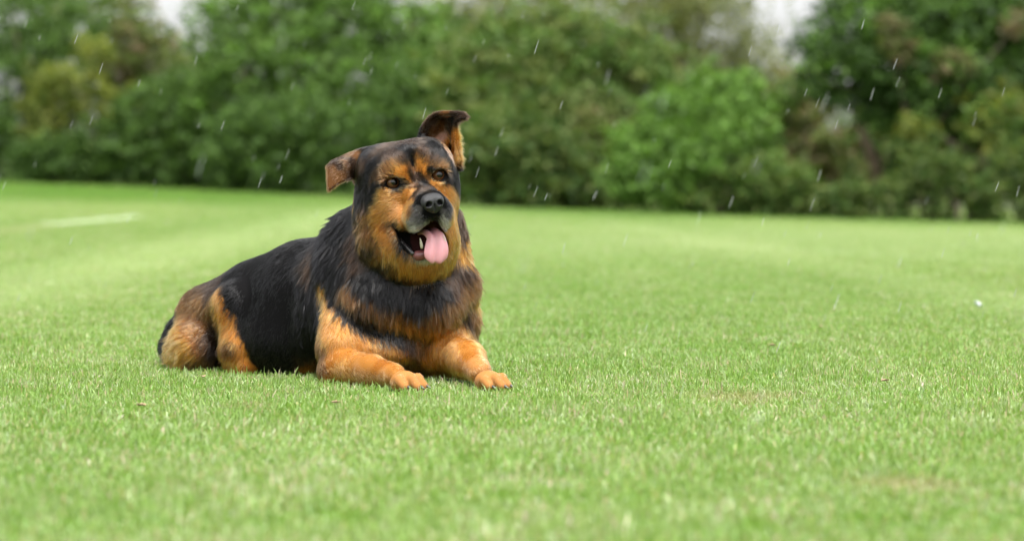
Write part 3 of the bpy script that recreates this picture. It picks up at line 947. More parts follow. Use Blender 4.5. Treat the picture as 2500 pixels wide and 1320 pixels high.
# ------------------------------------------------------------------ grass
def blade_mesh(n, size, rg, hmul=1.0, xy=None, thin=1.0):
    """n bent, tapered blades; returns verts, faces, tint"""
    if xy is None: xy = (rg.random((n, 2)) - 0.5) * size
    n = len(xy)
    h = (0.010 + 0.014 * rg.random(n) ** 1.5) * hmul
    az = rg.random(n) * 6.283
    lean = rg.random(n) ** 1.3 * 0.95
    w = (0.0008 + 0.0008 * rg.random(n)) * thin
    tall = rg.random(n) < 0.03
    h[tall] *= 1.5
    d = np.stack([np.cos(az), np.sin(az)], -1)
    s = np.stack([-d[:, 1], d[:, 0]], -1)
    fa = rg.random(n) * 6.283
    s = np.stack([np.cos(fa), np.sin(fa)], -1)
    V = np.zeros((n, 7, 3))
    for k, (t, ww) in enumerate(((0, 1.0), (0.4, 0.95), (0.75, 0.65), (1.0, 0))):
        off = d * (lean * h * (t ** 1.7))[:, None]
        z = h * t * (1 - 0.35 * lean * t)
        c = xy + off
        if k < 3:
            V[:, 2 * k, :2] = c - s * (w * ww)[:, None]; V[:, 2 * k, 2] = z
            V[:, 2 * k + 1, :2] = c + s * (w * ww)[:, None]; V[:, 2 * k + 1, 2] = z
        else:
            V[:, 6, :2] = c; V[:, 6, 2] = z
    tri_ = np.array([(0, 1, 3), (0, 3, 2), (2, 3, 5), (2, 5, 4), (4, 5, 6)])
    F = (np.arange(n)[:, None, None] * 7 + tri_[None]).reshape(-1, 3)
    g1 = np.array([.178, .282, .068]); g2 = np.array([.245, .350, .140]); g3 = np.array([.122, .232, .034]); dry = np.array([.40, .36, .23])
    r = rg.random((n, 1)); r2 = rg.random((n, 1))
    c = np.where(r < .40, g1, np.where(r < .8, g2, g3)) * (0.75 + 0.5 * r2)
    dead = rg.random(n) < 0.10
    c[dead] = dry * (0.6 + 0.6 * rg.random((dead.sum(), 1)))
    T = np.repeat(c[:, None, :], 7, 1).reshape(-1, 3)
    return V.reshape(-1, 3), F, T

if DO_GRASS:
    PATCH = 0.25
    variants = []
    for k in range(6):
        rg = np.random.default_rng(100 + k)
        v, f, c = blade_mesh(1500, PATCH * 1.12, rg, (0.85, 1.0, 1.15, .9, 1.05, 1.2)[k])
        o = mesh_obj('grass_patch', v, f, GRASS_MAT, link=False, smooth=False)
        color_attr(o.data, c); variants.append(o)
    # region round the dog: blade by blade, none growing through it
    rg = np.random.default_rng(5)
    X0, X1, Y0, Y1 = -0.75, 0.50, -0.75, 0.75
    nb = int((X1 - X0 + .2) * (Y1 - Y0 + .2) * 1500 / PATCH ** 2)
    xy = np.stack([rg.uniform(X0 - .1, X1 + .1, nb), rg.uniform(Y0 - .1, Y1 + .1, nb)], -1)
    if DO_DOG:
        dmin = np.min([dog_sdf(np.concatenate([xy, np.full((nb, 1), z)], 1).astype(f32)) for z in (-0.006, 0.004, 0.014)], 0)
        xy = xy[dmin > 0.003]
    v, f, c = blade_mesh(len(xy), 1, rg, 1.0, xy)
    v[:, 2] -= 0.010
    near = mesh_obj('grass_patch', v, f, GRASS_MAT, link=False, smooth=False)
    color_attr(near.data, c)
    # longer tufts left standing along the dog's flank and paws
    # patch points
    pts, var = [], []
    y = -3.6
    while y < 46:
        dist = y + 6
        step = PATCH if y < 6 else (PATCH * 1.25 if y < 16 else PATCH * 1.7)
        half = 0.27 * dist + 1.0
        x = 0.227 - half
        while x < 0.227 + half:
            pts.append((x + step / 2 + (rg.random() - .5) * .03, y + step / 2 + (rg.random() - .5) * .03, step / PATCH))
            x += step
        y += step
    # keep the lattice off the dog's own plot
    pts = np.array(pts)
    m = (pts[:, 0] > X0 + .05) & (pts[:, 0] < X1 - .05) & (pts[:, 1] > Y0 + .05) & (pts[:, 1] < Y1 - .05)
    pts = pts[~m]
    co = np.stack([pts[:, 0], pts[:, 1], ground_z(pts[:, 0], pts[:, 1])], -1)
    me = bpy.data.meshes.new('grass')
    me.vertices.add(len(co)); me.vertices.foreach_set('co', co.astype(f32).ravel())
    a = me.attributes.new('variant', 'INT', 'POINT'); a.data.foreach_set('value', rg.integers(0, 6, len(co)).astype(np.int32))
    a = me.attributes.new('turn', 'FLOAT_VECTOR', 'POINT')
    tv_ = np.zeros((len(co), 3), f32); tv_[:, 2] = rg.integers(0, 4, len(co)) * (math.pi / 2) + rg.normal(size=len(co)) * .06
    a.data.foreach_set('vector', tv_.ravel())
    a = me.attributes.new('size', 'FLOAT_VECTOR', 'POINT')
    sv = np.ones((len(co), 3), f32); sv[:, 0] = sv[:, 1] = pts[:, 2]; sv[:, 2] = 0.8 + 0.4 * rg.random(len(co))
    a.data.foreach_set('vector', sv.ravel())
    grass = bpy.data.objects.new('grass', me); COL.objects.link(grass)
    tag(grass, 'short mown pale green grass blades covering the playing field', 'grass', None, 'stuff')
    ng = bpy.data.node_groups.new('grass_cover', 'GeometryNodeTree')
    ng.interface.new_socket('Geometry', in_out='INPUT', socket_type='NodeSocketGeometry')
    ng.interface.new_socket('Geometry', in_out='OUTPUT', socket_type='NodeSocketGeometry')
    N_, L_ = ng.nodes, ng.links
    gi, go = N_.new('NodeGroupInput'), N_.new('NodeGroupOutput')
    join = N_.new('GeometryNodeJoinGeometry')
    def named(nm, ty):
        x = N_.new('GeometryNodeInputNamedAttribute'); x.data_type = ty; x.inputs['Name'].default_value = nm
        return x.outputs[0]
    va, tu, si = named('variant', 'INT'), named('turn', 'FLOAT_VECTOR'), named('size', 'FLOAT_VECTOR')
    e2r = N_.new('FunctionNodeEulerToRotation'); L_.new(tu, e2r.inputs[0])
    for k, o in enumerate(variants):
        oi = N_.new('GeometryNodeObjectInfo'); oi.inputs[0].default_value = o; oi.inputs['As Instance'].default_value = True
        ip = N_.new('GeometryNodeInstanceOnPoints')
        cp = N_.new('FunctionNodeCompare'); cp.data_type = 'INT'; cp.operation = 'EQUAL'
        ins_ = [s for s in cp.inputs if s.type == 'INT']
        L_.new(va, ins_[0]); ins_[1].default_value = k
        L_.new(gi.outputs[0], ip.inputs['Points']); L_.new(cp.outputs[0], ip.inputs['Selection'])
        L_.new(oi.outputs['Geometry'], ip.inputs['Instance'])
        L_.new(e2r.outputs[0], ip.inputs['Rotation']); L_.new(si, ip.inputs['Scale'])
        L_.new(ip.outputs[0], join.inputs[0])
    oi = N_.new('GeometryNodeObjectInfo'); oi.inputs[0].default_value = near; oi.inputs['As Instance'].default_value = True
    L_.new(oi.outputs['Geometry'], join.inputs[0])
    L_.new(join.outputs[0], go.inputs[0])
    md = grass.modifiers.new('cover', 'NODES'); md.node_group = ng

# ------------------------------------------------------------------ hedge and trees
t = NT('leaf')
c = t.attr('tint')
p_ = t.princ(c, 0.6, 0.22)
tr = t.new('ShaderNodeBsdfTranslucent'); t.link(t.mix(1.0, c, (1.3, 1.4, .6), 'MULTIPLY'), tr.inputs['Color'])
mx = t.new('ShaderNodeMixShader'); mx.inputs[0].default_value = 0.35
t.link(p_.outputs[0], mx.inputs[1]); t.link(tr.outputs[0], mx.inputs[2])
LEAF = t.done(mx.outputs[0])
t = NT('bark')
geo = t.new('ShaderNodeNewGeometry')
col = t.ramp(t.noise(9, 4, geo.outputs['Position']), [(.3, (.045, .034, .025)), (.7, (.14, .11, .085))])
BARK = t.done(t.princ(col, 0.9, 0.2).outputs[0])

def tube(path, radii, n=7):
    vs, fs = [], []
    path = [np.array(p, float) for p in path]
    for i, (p, r) in enumerate(zip(path, radii)):
        tg = path[min(i + 1, len(path) - 1)] - path[max(i - 1, 0)]; tg /= np.linalg.norm(tg)
        s = np.cross(tg, (0.3, 1, 0.1)); s /= np.linalg.norm(s); w = np.cross(tg, s)
        for j in range(n):
            a = 2 * math.pi * j / n
            vs.append(p + (s * math.cos(a) + w * math.sin(a)) * r)
    for i in range(len(path) - 1):
        for j in range(n):
            fs.append((i * n + j, i * n + (j + 1) % n, (i + 1) * n + (j + 1) % n, (i + 1) * n + j))
    fs.append(tuple(range(n))[::-1]); fs.append(tuple((len(path) - 1) * n + j for j in range(n)))
    return vs, fs

GREENS = dict(
    dark=[(.032, .066, .013), (.044, .090, .017), (.058, .110, .023), (.020, .044, .009)],
    mid=[(.060, .116, .021), (.080, .146, .029), (.096, .162, .038), (.040, .080, .015)],
    bright=[(.088, .182, .024), (.110, .215, .034), (.132, .232, .048), (.062, .130, .020)],
    olive=[(.090, .124, .030), (.116, .150, .040), (.138, .166, .052), (.062, .094, .021)],
    pale=[(.165, .180, .070), (.195, .210, .090), (.145, .158, .056), (.215, .218, .110)],
    yellow=[(.130, .155, .022), (.155, .175, .026), (.100, .130, .022), (.115, .135, .034)],
    brown=[(.130, .098, .052), (.155, .115, .065), (.100, .086, .040), (.080, .086, .034)])

def leaf_cloud(centers, radii, n, leaf, kind, rg, squash=0.85, droop=0.0, extra=None):
    """leaf-sized faces in clumps: n leaves spread over lumpy shells"""
    pal = np.array(GREENS[kind])
    n = int(n * 1.7); leaf = leaf * 0.72
    centers = np.array(centers); radii = np.array(radii)
    w = radii ** 2; ci = rg.choice(len(centers), n, p=w / w.sum())
    u = rg.normal(size=(n, 3)); u /= np.linalg.norm(u, axis=1, keepdims=True)
    lump = 1 + 0.22 * np.sin(u[:, 0] * 7 + ci * 1.7) * np.sin(u[:, 2] * 6 + ci) + 0.12 * np.sin(u[:, 1] * 13 + ci * 2.3)
    rr = radii[ci] * lump * (0.50 + 0.55 * rg.random(n) ** 0.6)
    pos = centers[ci] + u * rr[:, None] * np.array([1, 1, squash])
    # clumps of leaves on twig ends
    K = max(8, n // 26)
    ti = rg.integers(0, n, K)
    tw = pos[ti]
    tw = tw + (tw - centers[ci[ti]]) * (rg.random(K) ** 4 * 0.7)[:, None]        # loose sprays break the outline
    k = rg.integers(0, K, n)
    pos = np.where((rg.random(n) < 0.72)[:, None], tw[k] + rg.normal(size=(n, 3)) * leaf * np.array([1.5, 1.5, 1.0 + 2.5 * droop]), pos)
    pos = pos[pos[:, 2] > 0.02]; n = len(pos); k = k[:n]
    nrm = u[:n] * 0.6 + rg.normal(size=(n, 3)) * 0.6 + np.array([0, 0, .5])
    nrm /= np.linalg.norm(nrm, axis=1, keepdims=True)
    a = np.cross(nrm, rg.normal(size=(n, 3))); a /= np.linalg.norm(a, axis=1, keepdims=True)
    b = np.cross(nrm, a)
    s = leaf * (0.6 + 0.8 * rg.random(n))[:, None]
    V = np.stack([pos - a * s, pos + b * s * .5 + nrm * s * .12, pos + a * s, pos - b * s * .5 + nrm * s * .12], 1).reshape(-1, 3)
    F = np.arange(n * 4).reshape(n, 4)
    hue = rg.integers(0, len(pal), K)[k]
    c = pal[hue] * (0.82 + 0.36 * rg.random((n, 1)))
    if extra is not None:
        ek, frac = extra
        e = (rg.random(K) < frac)[k]
        ep = np.array(GREENS[ek])
        c[e] = ep[rg.integers(0, len(ep), e.sum())] * (0.8 + 0.4 * rg.random((e.sum(), 1)))
    return V, F, np.repeat(c, 4, 0)

def woody(name, label, cat, group, base, blobs, n, leaf, kind, seed, trunk_r=0.09, trunk_h=1.6, extra=None, squash=.85, droop=0.0, stems=1):
    """tree or shrub standing at base; blobs (dx, dy, z, r) measured from base"""
    rg = np.random.default_rng(seed)
    base = np.array(base, float)
    root = bpy.data.objects.new(name, None); COL.objects.link(root)
    root.location = base; root.empty_display_size = 0.2
    tag(root, label, cat, group)
    centers = np.array([(b[0], b[1], b[2]) for b in blobs]); radii = np.array([b[3] for b in blobs])
    V, F, Cc = leaf_cloud(centers, radii, n, leaf, kind, rg, squash, droop, extra)
    cr = mesh_obj('crown', V, F, LEAF, root, smooth=False); color_attr(cr.data, Cc)
    # trunk with limbs reaching each lobe
    vs, fs = [], []
    def add(path, rad):
        v, f = tube(path, rad)
        o = len(vs); vs.extend(v); fs.extend([tuple(i + o for i in q) for q in f])
    for s in range(stems):
        ox, oy = (rg.normal(size=2) * 0.12 * (stems > 1))
        top = np.array([ox + rg.normal() * .1, oy + rg.normal() * .1, trunk_h])
        add([(ox, oy, -.1), (ox * 1.2, oy * 1.2, trunk_h * .4), top], [trunk_r * 1.25, trunk_r, trunk_r * .8])
        for c, r in list(zip(centers, radii))[s::stems]:
            mid = (top + c) / 2 + np.array([0, 0, -.1 * r])
            add([top - np.array([0, 0, .1]), mid, c + rg.normal(size=3) * r * .15], [trunk_r * .6, trunk_r * .4, trunk_r * .15])
    mesh_obj('trunk', vs, fs, BARK, root)
    return root

def hb(px, py, dist):
    """lobe placement helper: photograph pixel at a distance -> world"""
    return P(px, py, dist - 6)

def bush(name, label, cat, group, px, dist, lobes, n, leaf, kind, seed, **kw):
    g = P(px, 440, dist - 6); bx, by = g[0], g[1]; bz = float(ground_z(bx, by))
    bl = []
    for (lx, ly, rpx, dd) in lobes:
        w = P(lx, ly, dist - 6 + dd); r = rpx * (dist + dd) / FPX
        bl.append((w[0] - bx, w[1] - by, w[2] - bz, r))
    return woody(name, label, cat, group, (bx, by, bz), bl, n, leaf, kind, seed, **kw)

if DO_TREES:
    G1, G2, G3 = 'trees standing in the hedge line', 'shrubs of the hedge', 'tall trees behind the hedge'
    # left part of the hedge
    bush('hedge_tree', 'dark green hedge tree at the far left edge of the picture', 'tree', G1, 60, 50,
         [(30, 60, 130, 0), (150, 40, 120, .6), (20, 220, 120, -.5), (120, 160, 110, 0), (60, 330, 110, -.6), (180, 290, 90, -.2), (-120, 150, 170, .5), (-150, 330, 130, 0)], 12000, .075, 'mid', 1, trunk_h=1.3, extra=('dark', .3))
    bush('yellow_shrub', 'yellow-green shrub in the hedge near the left edge', 'shrub', G2, 190, 48.5,
         [(225, 130, 42, 0), (200, 205, 60, -.2), (120, 200, 50, -.1), (255, 270, 70, .1), (110, 290, 60, 0)], 2600, .065, 'yellow', 2, trunk_r=.04, trunk_h=.9, stems=3)
    bush('russet_tree', 'thin brownish hedge tree below the left sky gap', 'tree', G1, 330, 51.5,
         [(300, 110, 70, 0), (350, 90, 70, .5), (300, 180, 60, 0), (370, 170, 80, .5), (290, 30, 60, .7)], 4200, .07, 'brown', 3, trunk_r=.06, extra=('olive', .72))
    bush('hedge_tree', 'broad bright-topped hedge tree behind the folded ear', 'tree', G1, 640, 47,
         [(560, 60, 110, 0), (700, 40, 130, .3), (840, 70, 130, 0), (600, 170, 100, -.4), (740, 180, 120, -.6), (880, 200, 120, -.2), (960, 90, 110, .4), (520, 260, 90, 0), (1000, 220, 110, .3), (1040, 60, 80, .4), (680, -60, 120, .5), (880, -50, 130, .6)], 16000, .075, 'mid', 4, trunk_h=1.4, extra=('bright', .28))
    bush('hedge_shrub', 'rounded green hedge shrub midway between left edge and dog', 'shrub', G2, 420, 48,
         [(380, 280, 95, 0), (450, 330, 90, -.4), (330, 350, 85, -.2), (470, 230, 75, .2), (400, 400, 70, -.6)], 7000, .07, 'mid', 5, trunk_r=.05, trunk_h=.8, stems=3, extra=('dark', .45))
    bush('hedge_shrub', 'dark leafy hedge shrub right behind the dog\'s folded ear', 'shrub', G2, 680, 45,
         [(620, 330, 100, 0), (720, 320, 110, -.3), (820, 340, 110, 0), (680, 410, 80, -.6), (780, 420, 80, -.5), (560, 400, 80, -.2), (880, 420, 70, -.3)], 10000, .07, 'dark', 6, trunk_r=.05, trunk_h=.8, stems=4, extra=('mid', .5))
    bush('hedge_shrub', 'low dark shrub at the foot of the hedge, left end', 'shrub', G2, 180, 48,
         [(90, 400, 60, 0), (180, 385, 65, -.2), (260, 405, 55, 0), (330, 420, 45, -.2)], 4500, .065, 'dark', 7, trunk_r=.04, trunk_h=.5, stems=3, extra=('mid', .3))
    # centre
    bush('hedge_tree', 'olive green hedge tree just right of the dog\'s raised ear', 'tree', G1, 1280, 39,
         [(1230, 140, 110, 0), (1340, 110, 120, .2), (1450, 150, 120, 0), (1540, 150, 100, .3), (1180, 250, 110, -.2), (1300, 260, 120, -.5), (1430, 270, 110, -.4), (1570, 220, 90, .2), (1120, 160, 90, .6)], 16000, .068, 'olive', 8, trunk_h=1.0, extra=('mid', .5))
    bush('hedge_shrub', 'dark shrub at the hedge foot beside the dog\'s right cheek', 'shrub', G2, 1230, 37,
         [(1150, 380, 90, 0), (1250, 370, 100, -.3), (1350, 390, 95, -.1), (1190, 450, 60, -.4), (1300, 460, 65, -.5), (1420, 450, 70, -.2)], 9000, .06, 'dark', 9, trunk_r=.04, trunk_h=.6, stems=4, extra=('olive', .45))
    bush('hedge_shrub', 'bright green domed shrub right of centre in front of the hedge', 'shrub', G2, 1700, 35,
         [(1740, 230, 75, .2), (1820, 250, 65, .3), (1660, 290, 80, 0), (1760, 320, 90, -.2), (1580, 370, 85, -.2), (1690, 400, 85, -.5), (1560, 440, 65, -.4), (1840, 340, 55, .2), (1640, 470, 50, -.6)], 12000, .06, 'bright', 10, trunk_r=.05, trunk_h=.8, stems=4, extra=('mid', .3))
    bush('hedge_shrub', 'low grey-green shrub at the hedge foot below the domed shrub', 'shrub', G2, 1800, 34.5,
         [(1760, 450, 60, 0), (1850, 440, 65, -.2), (1930, 455, 60, 0), (1700, 480, 40, -.2), (1800, 500, 34, -.2), (1900, 505, 34, -.1), (1980, 508, 32, 0)], 6000, .055, 'mid', 11, trunk_r=.03, trunk_h=.4, stems=3, extra=('olive', .4))
    bush('russet_tree', 'brownish thin shrub between the domed shrub and big right tree', 'shrub', G2, 1930, 38,
         [(1920, 230, 50, 0), (1960, 280, 60, .2), (1990, 360, 65, -.1), (1900, 300, 45, .3), (2050, 420, 60, 0), (1960, 420, 60, -.2)], 4200, .06, 'brown', 12, trunk_r=.04, trunk_h=.8, stems=2, extra=('olive', .65))
    # right
    bush('field_tree', 'large dark green tree filling the right edge', 'tree', G1, 2385, 35.5,
         [(2040, 90, 95, 0), (2000, 130, 55, -.1), (2005, 200, 55, 0), (2130, 30, 110, .2), (2060, 180, 90, -.2), (2180, 150, 110, -.4), (2300, 60, 130, 0), (2420, 40, 130, .3), (2300, 190, 110, -.5), (2430, 190, 110, -.3), (2150, 250, 80, -.2), (2260, 300, 90, .2), (2420, 310, 95, 0), (2560, 120, 140, 0), (2560, 300, 120, 0), (2350, -60, 140, .3), (2150, -60, 100, .4)], 21000, .066, 'dark', 13, trunk_r=.12, trunk_h=1.2, extra=('bright', .22))
    bush('brown_shrub', 'dead brown leaved patch of shrub within the right tree', 'shrub', G2, 2250, 34.6,
         [(2170, 60, 35, 0), (2190, 110, 40, 0), (2330, 160, 45, 0), (2480, 60, 40, .2)], 900, .06, 'brown', 14, trunk_r=.03, trunk_h=.9, extra=('olive', .3))
    bush('yellow_shrub', 'yellowish shrub under the large right tree', 'shrub', G2, 2420, 34.4,
         [(2240, 310, 40, 0), (2400, 300, 55, 0), (2470, 260, 45, .1), (2460, 360, 45, 0), (2280, 330, 35, .1)], 1700, .06, 'yellow', 15, trunk_r=.035, trunk_h=.8, stems=3, extra=('mid', .45))
    bush('hedge_shrub', 'low scrubby undergrowth shrub at the lower right corner of the hedge', 'shrub', G2, 2300, 34,
         [(2080, 480, 50, 0), (2180, 470, 45, -.1), (2270, 430, 75, 0), (2390, 470, 50, -.2), (2490, 420, 80, 0), (2590, 450, 70, 0), (2210, 390, 45, .4), (2020, 485, 40, 0), (2340, 400, 50, .3), (2080, 515, 32, -.1), (2190, 512, 34, -.2), (2300, 512, 38, -.1), (2410, 512, 38, -.3), (2520, 512, 40, -.1), (2600, 512, 40, 0)], 9500, .05, 'dark', 16, trunk_r=.03, trunk_h=.4, stems=5, extra=('olive', .45))
    bush('hedge_shrub', 'dull green shrub filling the hedge between the two left shrubs', 'shrub', G2, 480, 49.5,
         [(440, 420, 60, 0), (520, 405, 65, 0), (480, 350, 75, 0), (540, 330, 70, .3)], 4500, .065, 'dark', 31, trunk_r=.04, trunk_h=.5, stems=3, extra=('mid', .4))
    bush('hedge_shrub', 'brownish green shrub left of the bright domed shrub', 'shrub', G2, 1480, 37.5,
         [(1470, 400, 70, 0), (1510, 455, 55, 0), (1450, 320, 70, .2), (1540, 340, 60, .3), (1400, 470, 45, 0)], 5000, .06, 'olive', 32, trunk_r=.04, trunk_h=.5, stems=3, extra=('brown', .25))
    bush('hedge_shrub', 'green shrub behind the dog\'s head and neck', 'shrub', G2, 990, 43,
         [(950, 300, 95, 0), (1050, 300, 95, .2), (920, 410, 80, 0), (1050, 410, 85, 0), (1130, 440, 60, -.2), (980, 200, 90, .4), (1090, 200, 80, .5)], 8000, .065, 'mid', 33, trunk_r=.05, trunk_h=.7, stems=4, extra=('dark', .4))
    bush('hedge_shrub', 'thin olive shrub under the left side of the big right tree', 'shrub', G2, 2120, 38.5,
         [(2115, 345, 60, 0), (2180, 390, 70, 0), (2090, 420, 60, 0), (2150, 290, 55, .2), (2240, 390, 70, 0)], 4500, .06, 'mid', 34, trunk_r=.04, trunk_h=.6, stems=3, extra=('brown', .25))
    uv_, uf_, uc_ = [], [], []
    for i, (x, dd, kk) in enumerate(((-40, 53, 'dark'), (150, 53, 'olive'), (350, 53, 'dark'), (560, 51, 'dark'), (760, 49, 'olive'), (1150, 43, 'dark'), (1350, 41.5, 'dark'), (1560, 40, 'olive'), (1760, 39, 'dark'),
                                     (1950, 42, 'olive'), (2150, 41, 'dark'), (2340, 39, 'dark'), (2530, 39, 'dark'))):
        rg_ = np.random.default_rng(60 + i)
        cs, rs = [], []
        for (lx, ly, rp, dz) in ((x - 70, 420, 75, 0), (x + 60, 415, 80, .2), (x, 350, 80, .2), (x + 20, 470, 60, -.2)):
            cs.append(P(lx, ly, dd - 6 + dz)); rs.append(rp * dd / FPX)
        V, F, Cc = leaf_cloud(cs, rs, 2600, .075, kk, rg_, extra=('mid', .3))
        uv_.append(V); uf_.append(F + sum(len(q) for q in uv_[:-1])); uc_.append(Cc)
    # the hedge runs on past both ends of the view
    for i, (x, dd, kk) in enumerate(((-260, 53, 'mid'), (-520, 54, 'olive'), (-800, 55, 'mid'), (-1100, 56, 'dark'), (2760, 36, 'mid'), (3020, 35.5, 'olive'), (3300, 35, 'mid'), (3600, 34.5, 'dark'))):
        rg_ = np.random.default_rng(90 + i)
        cs, rs = [], []
        for (lx, ly, rp) in ((x - 90, 60, 150), (x + 80, 20, 150), (x - 60, 250, 140), (x + 90, 240, 140), (x - 90, 390, 110), (x + 60, 400, 110), (x, 470, 70)):
            cs.append(P(lx, ly, dd - 6 + rg_.normal() * .5)); rs.append(rp * dd / FPX)
        V, F, Cc = leaf_cloud(cs, rs, 5000, .085, kk, rg_, extra=('dark', .3))
        uv_.append(V); uf_.append(F + sum(len(q) for q in uv_[:-1])); uc_.append(Cc)
    o = mesh_obj('undergrowth', np.concatenate(uv_), np.concatenate(uf_), LEAF, smooth=False)
    color_attr(o.data, np.concatenate(uc_))
    tag(o, 'dense dark undergrowth seen through gaps behind the hedge foot', 'undergrowth', None, 'stuff')
    # broken pale trunk leaning at the edge of the right tree
    v_, f_ = tube([P(2150, 470, 30.5), P(2135, 400, 30.5), P(2112, 340, 30.6), P(2098, 300, 30.7)], [.085, .08, .065, .03], 9)
    t = NT('bare_wood'); geo = t.new('ShaderNodeNewGeometry')
    WOOD = t.done(t.princ(t.ramp(t.noise(12, 4, geo.outputs['Position']), [(.3, (.14, .10, .065)), (.7, (.27, .20, .135))]), .85, .2).outputs[0])
    o = mesh_obj('dead_trunk', v_, f_, WOOD)
    tag(o, 'pale bare trunk leaning under the left side of the big right tree', 'trunk')
    # behind
    bush('willow_tree', 'tall pale willow standing behind the hedge right of centre', 'tree', G3, 1680, 62,
         [(1620, 60, 110, 0), (1740, 80, 110, .6), (1840, 150, 80, 0), (1560, -20, 130, .5), (1720, -60, 150, 0), (1660, 180, 100, -.3), (1800, 230, 90, 0), (1890, 240, 50, 0), (1740, 300, 120, 0), (1940, 200, 60, 0), (1960, 270, 60, 0)], 11000, .09, 'pale', 17, trunk_r=.15, trunk_h=2.4, droop=1.0, extra=('olive', .3))
    bush('far_tree', 'pale olive tree rising behind the hedge above the dog', 'tree', G3, 1220, 60,
         [(1180, 20, 60, 0), (1060, 30, 75, 0), (1290, 10, 100, 0), (1400, -10, 110, .5), (1250, 130, 120, 0), (1400, 140, 120, 0), (1080, 130, 120, 0)], 8000, .09, 'olive', 18, trunk_r=.13, trunk_h=2.4, extra=('pale', .5))
    bush('far_tree', 'green tree rising behind the hedge at the upper left', 'tree', G3, 300, 66,
         [(60, 20, 160, 0), (220, 60, 120, 0), (330, 170, 120, 0), (480, 170, 100, 0), (550, 30, 60, 0), (620, 150, 140, 0), (420, 270, 130, 0), (860, 120, 160, 0)], 11000, .10, 'olive', 19, trunk_r=.15, trunk_h=2.2, extra=('mid', .5))
    bush('far_tree', 'dark tree behind the large right tree at the right edge', 'tree', G3, 2420, 55,
         [(2200, 200, 130, 0), (2350, 150, 160, 0), (2500, 150, 160, 0), (2300, 330, 140, 0), (2480, 340, 140, 0)], 8000, .09, 'dark', 20, trunk_r=.14, trunk_h=2.0, extra=('mid', .3))

# ------------------------------------------------------------------ falling rain
t = NT('rain_water')
df = t.new('ShaderNodeBsdfTranslucent'); df.inputs['Color'].default_value = (.85, .87, .88, 1)
gl = t.princ((.8, .82, .84), 0.15, 0.6)
m1 = t.new('ShaderNodeMixShader'); m1.inputs[0].default_value = .5
t.link(df.outputs[0], m1.inputs[1]); t.link(gl.outputs[0], m1.inputs[2])
tp = t.new('ShaderNodeBsdfTransparent')
m2 = t.new('ShaderNodeMixShader'); m2.inputs[0].default_value = .30
t.link(tp.outputs[0], m2.inputs[1]); t.link(m1.outputs[0], m2.inputs[2])
RAIN = t.done(m2.outputs[0])
rg = np.random.default_rng(23)
rv, rf = [], []
for k in range(330):
    dist = 2.6 + 7.5 * rg.random() ** 0.8
    half = 0.20 * dist + 0.3
    c = np.array([0.227 + rg.uniform(-half, half), dist - 6, rg.uniform(0.02, 0.46 + 0.10 * dist)])
    if DO_DOG and dog_sdf(c[None].astype(f32))[0] < 0.03: continue
    if abs(c[0] + .15) < .45 and c[2] < .75 and -2.5 < c[1] < 0.2 and rg.random() < .8: continue
    L = rg.uniform(.016, .034); r = rg.uniform(.0004, .00065)
    ax = np.array([.34 + rg.normal() * .05, rg.normal() * .1, 1.0]); ax /= np.linalg.norm(ax)
    s_ = np.cross(ax, (0, 1, 0)); s_ /= np.linalg.norm(s_); w_ = np.cross(ax, s_)
    o = len(rv)
    for tt, kk in ((-.5, .15), (-.36, .9), (0, 1), (.3, .8), (.5, .1)):
        for j in range(6):
            a = 2 * math.pi * j / 6
            rv.append(c + ax * L * tt + (s_ * math.cos(a) + w_ * math.sin(a)) * r * kk)
    for i in range(4):
        for j in range(6):
            rf.append((o + i * 6 + j, o + i * 6 + (j + 1) % 6, o + (i + 1) * 6 + (j + 1) % 6, o + (i + 1) * 6 + j))
rain = mesh_obj('rain', rv, rf, RAIN)
tag(rain, 'thin pale slanting streaks of light rain falling all over the field', 'rain', None, 'stuff')

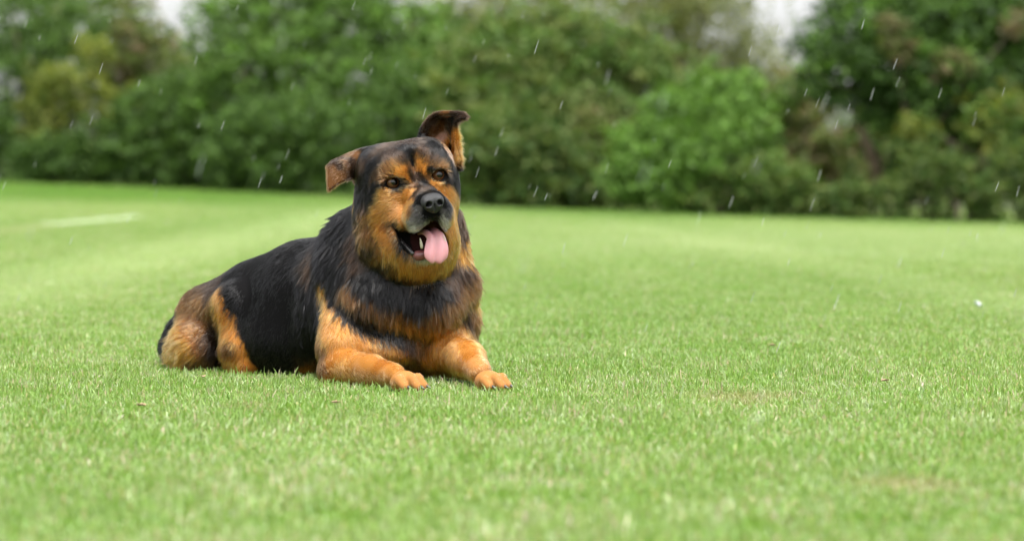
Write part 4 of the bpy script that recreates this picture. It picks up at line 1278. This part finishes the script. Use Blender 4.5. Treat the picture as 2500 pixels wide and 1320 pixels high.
# ------------------------------------------------------------------ small things lying on the grass
t = NT('dry_leaf')
geo = t.new('ShaderNodeNewGeometry')
DRY = t.done(t.princ(t.mix(t.noise(60, 3, geo.outputs['Position']), (.20, .13, .07), (.32, .23, .145)), .7, .3).outputs[0])
def fallen_leaf(px, py, size, label, seed):
    rg = np.random.default_rng(seed)
    g = gpt(px, py)
    a0 = rg.uniform(0, 6.28); n = 9
    vs, fs = [], []
    for i in range(n):
        tt = i / (n - 1); w = math.sin(math.pi * min(1, tt * 1.02)) ** .8 * .32 * (1 + .25 * math.sin(tt * 19))
        for sgn in (-1, 0, 1):
            x, y = (tt - .5), sgn * w
            vs.append((size * (x * math.cos(a0) - y * math.sin(a0)), size * (x * math.sin(a0) + y * math.cos(a0)), size * (.10 + .30 * abs(sgn) * w * 2 + .25 * (tt - .5) ** 2)))
    for i in range(n - 1):
        for j in range(2):
            fs.append((i * 3 + j, i * 3 + j + 1, i * 3 + j + 4, i * 3 + j + 3))
    o = mesh_obj('fallen_leaf', vs, fs, DRY)
    sm = o.modifiers.new('thick', 'SOLIDIFY'); sm.thickness = .0006
    o.location = (g[0], g[1], g[2] + .016)
    tag(o, label, 'leaf', 'dead leaves scattered on the grass')
fallen_leaf(1885, 860, .022, 'small dry pinkish leaf in the grass right of centre', 1)
fallen_leaf(2003, 812, .020, 'small dry leaf in the grass, farthest back on the right', 2)
fallen_leaf(2160, 950, .022, 'small dry brown leaf in the grass at lower right', 3)
fallen_leaf(345, 1013, .024, 'dry tan leaf in the grass below the dog at left', 4)
fallen_leaf(495, 940, .022, 'dry tan leaf just below the dog\'s haunch', 5)
fallen_leaf(820, 1005, .020, 'small dry leaf in the grass below the near foreleg', 6)
t = NT('scrap_white'); PAPER = t.done(t.princ((.50, .54, .56), .6, .3).outputs[0])
g = gpt(2388, 762)
vs, fs = [], []
rg = np.random.default_rng(3)
for i in range(7):
    for j in range(5):
        x, y = i / 6 - .5, j / 4 - .5
        vs.append((x * .024 * (1 - .3 * abs(y)), y * .02 * (1 - .5 * abs(x)), .006 * math.sin(x * 9 + y * 5) + .005 * math.sin(y * 11) + rg.normal() * .001 - x * .012))
for i in range(6):
    for j in range(4):
        fs.append((i * 5 + j, (i + 1) * 5 + j, (i + 1) * 5 + j + 1, i * 5 + j + 1))
o = mesh_obj('paper_scrap', vs, fs, PAPER)
o.modifiers.new('thick', 'SOLIDIFY').thickness = .0008
o.location = (g[0], g[1], g[2] + .028)
tag(o, 'tiny crumpled white scrap lying on the grass at far right', 'litter')
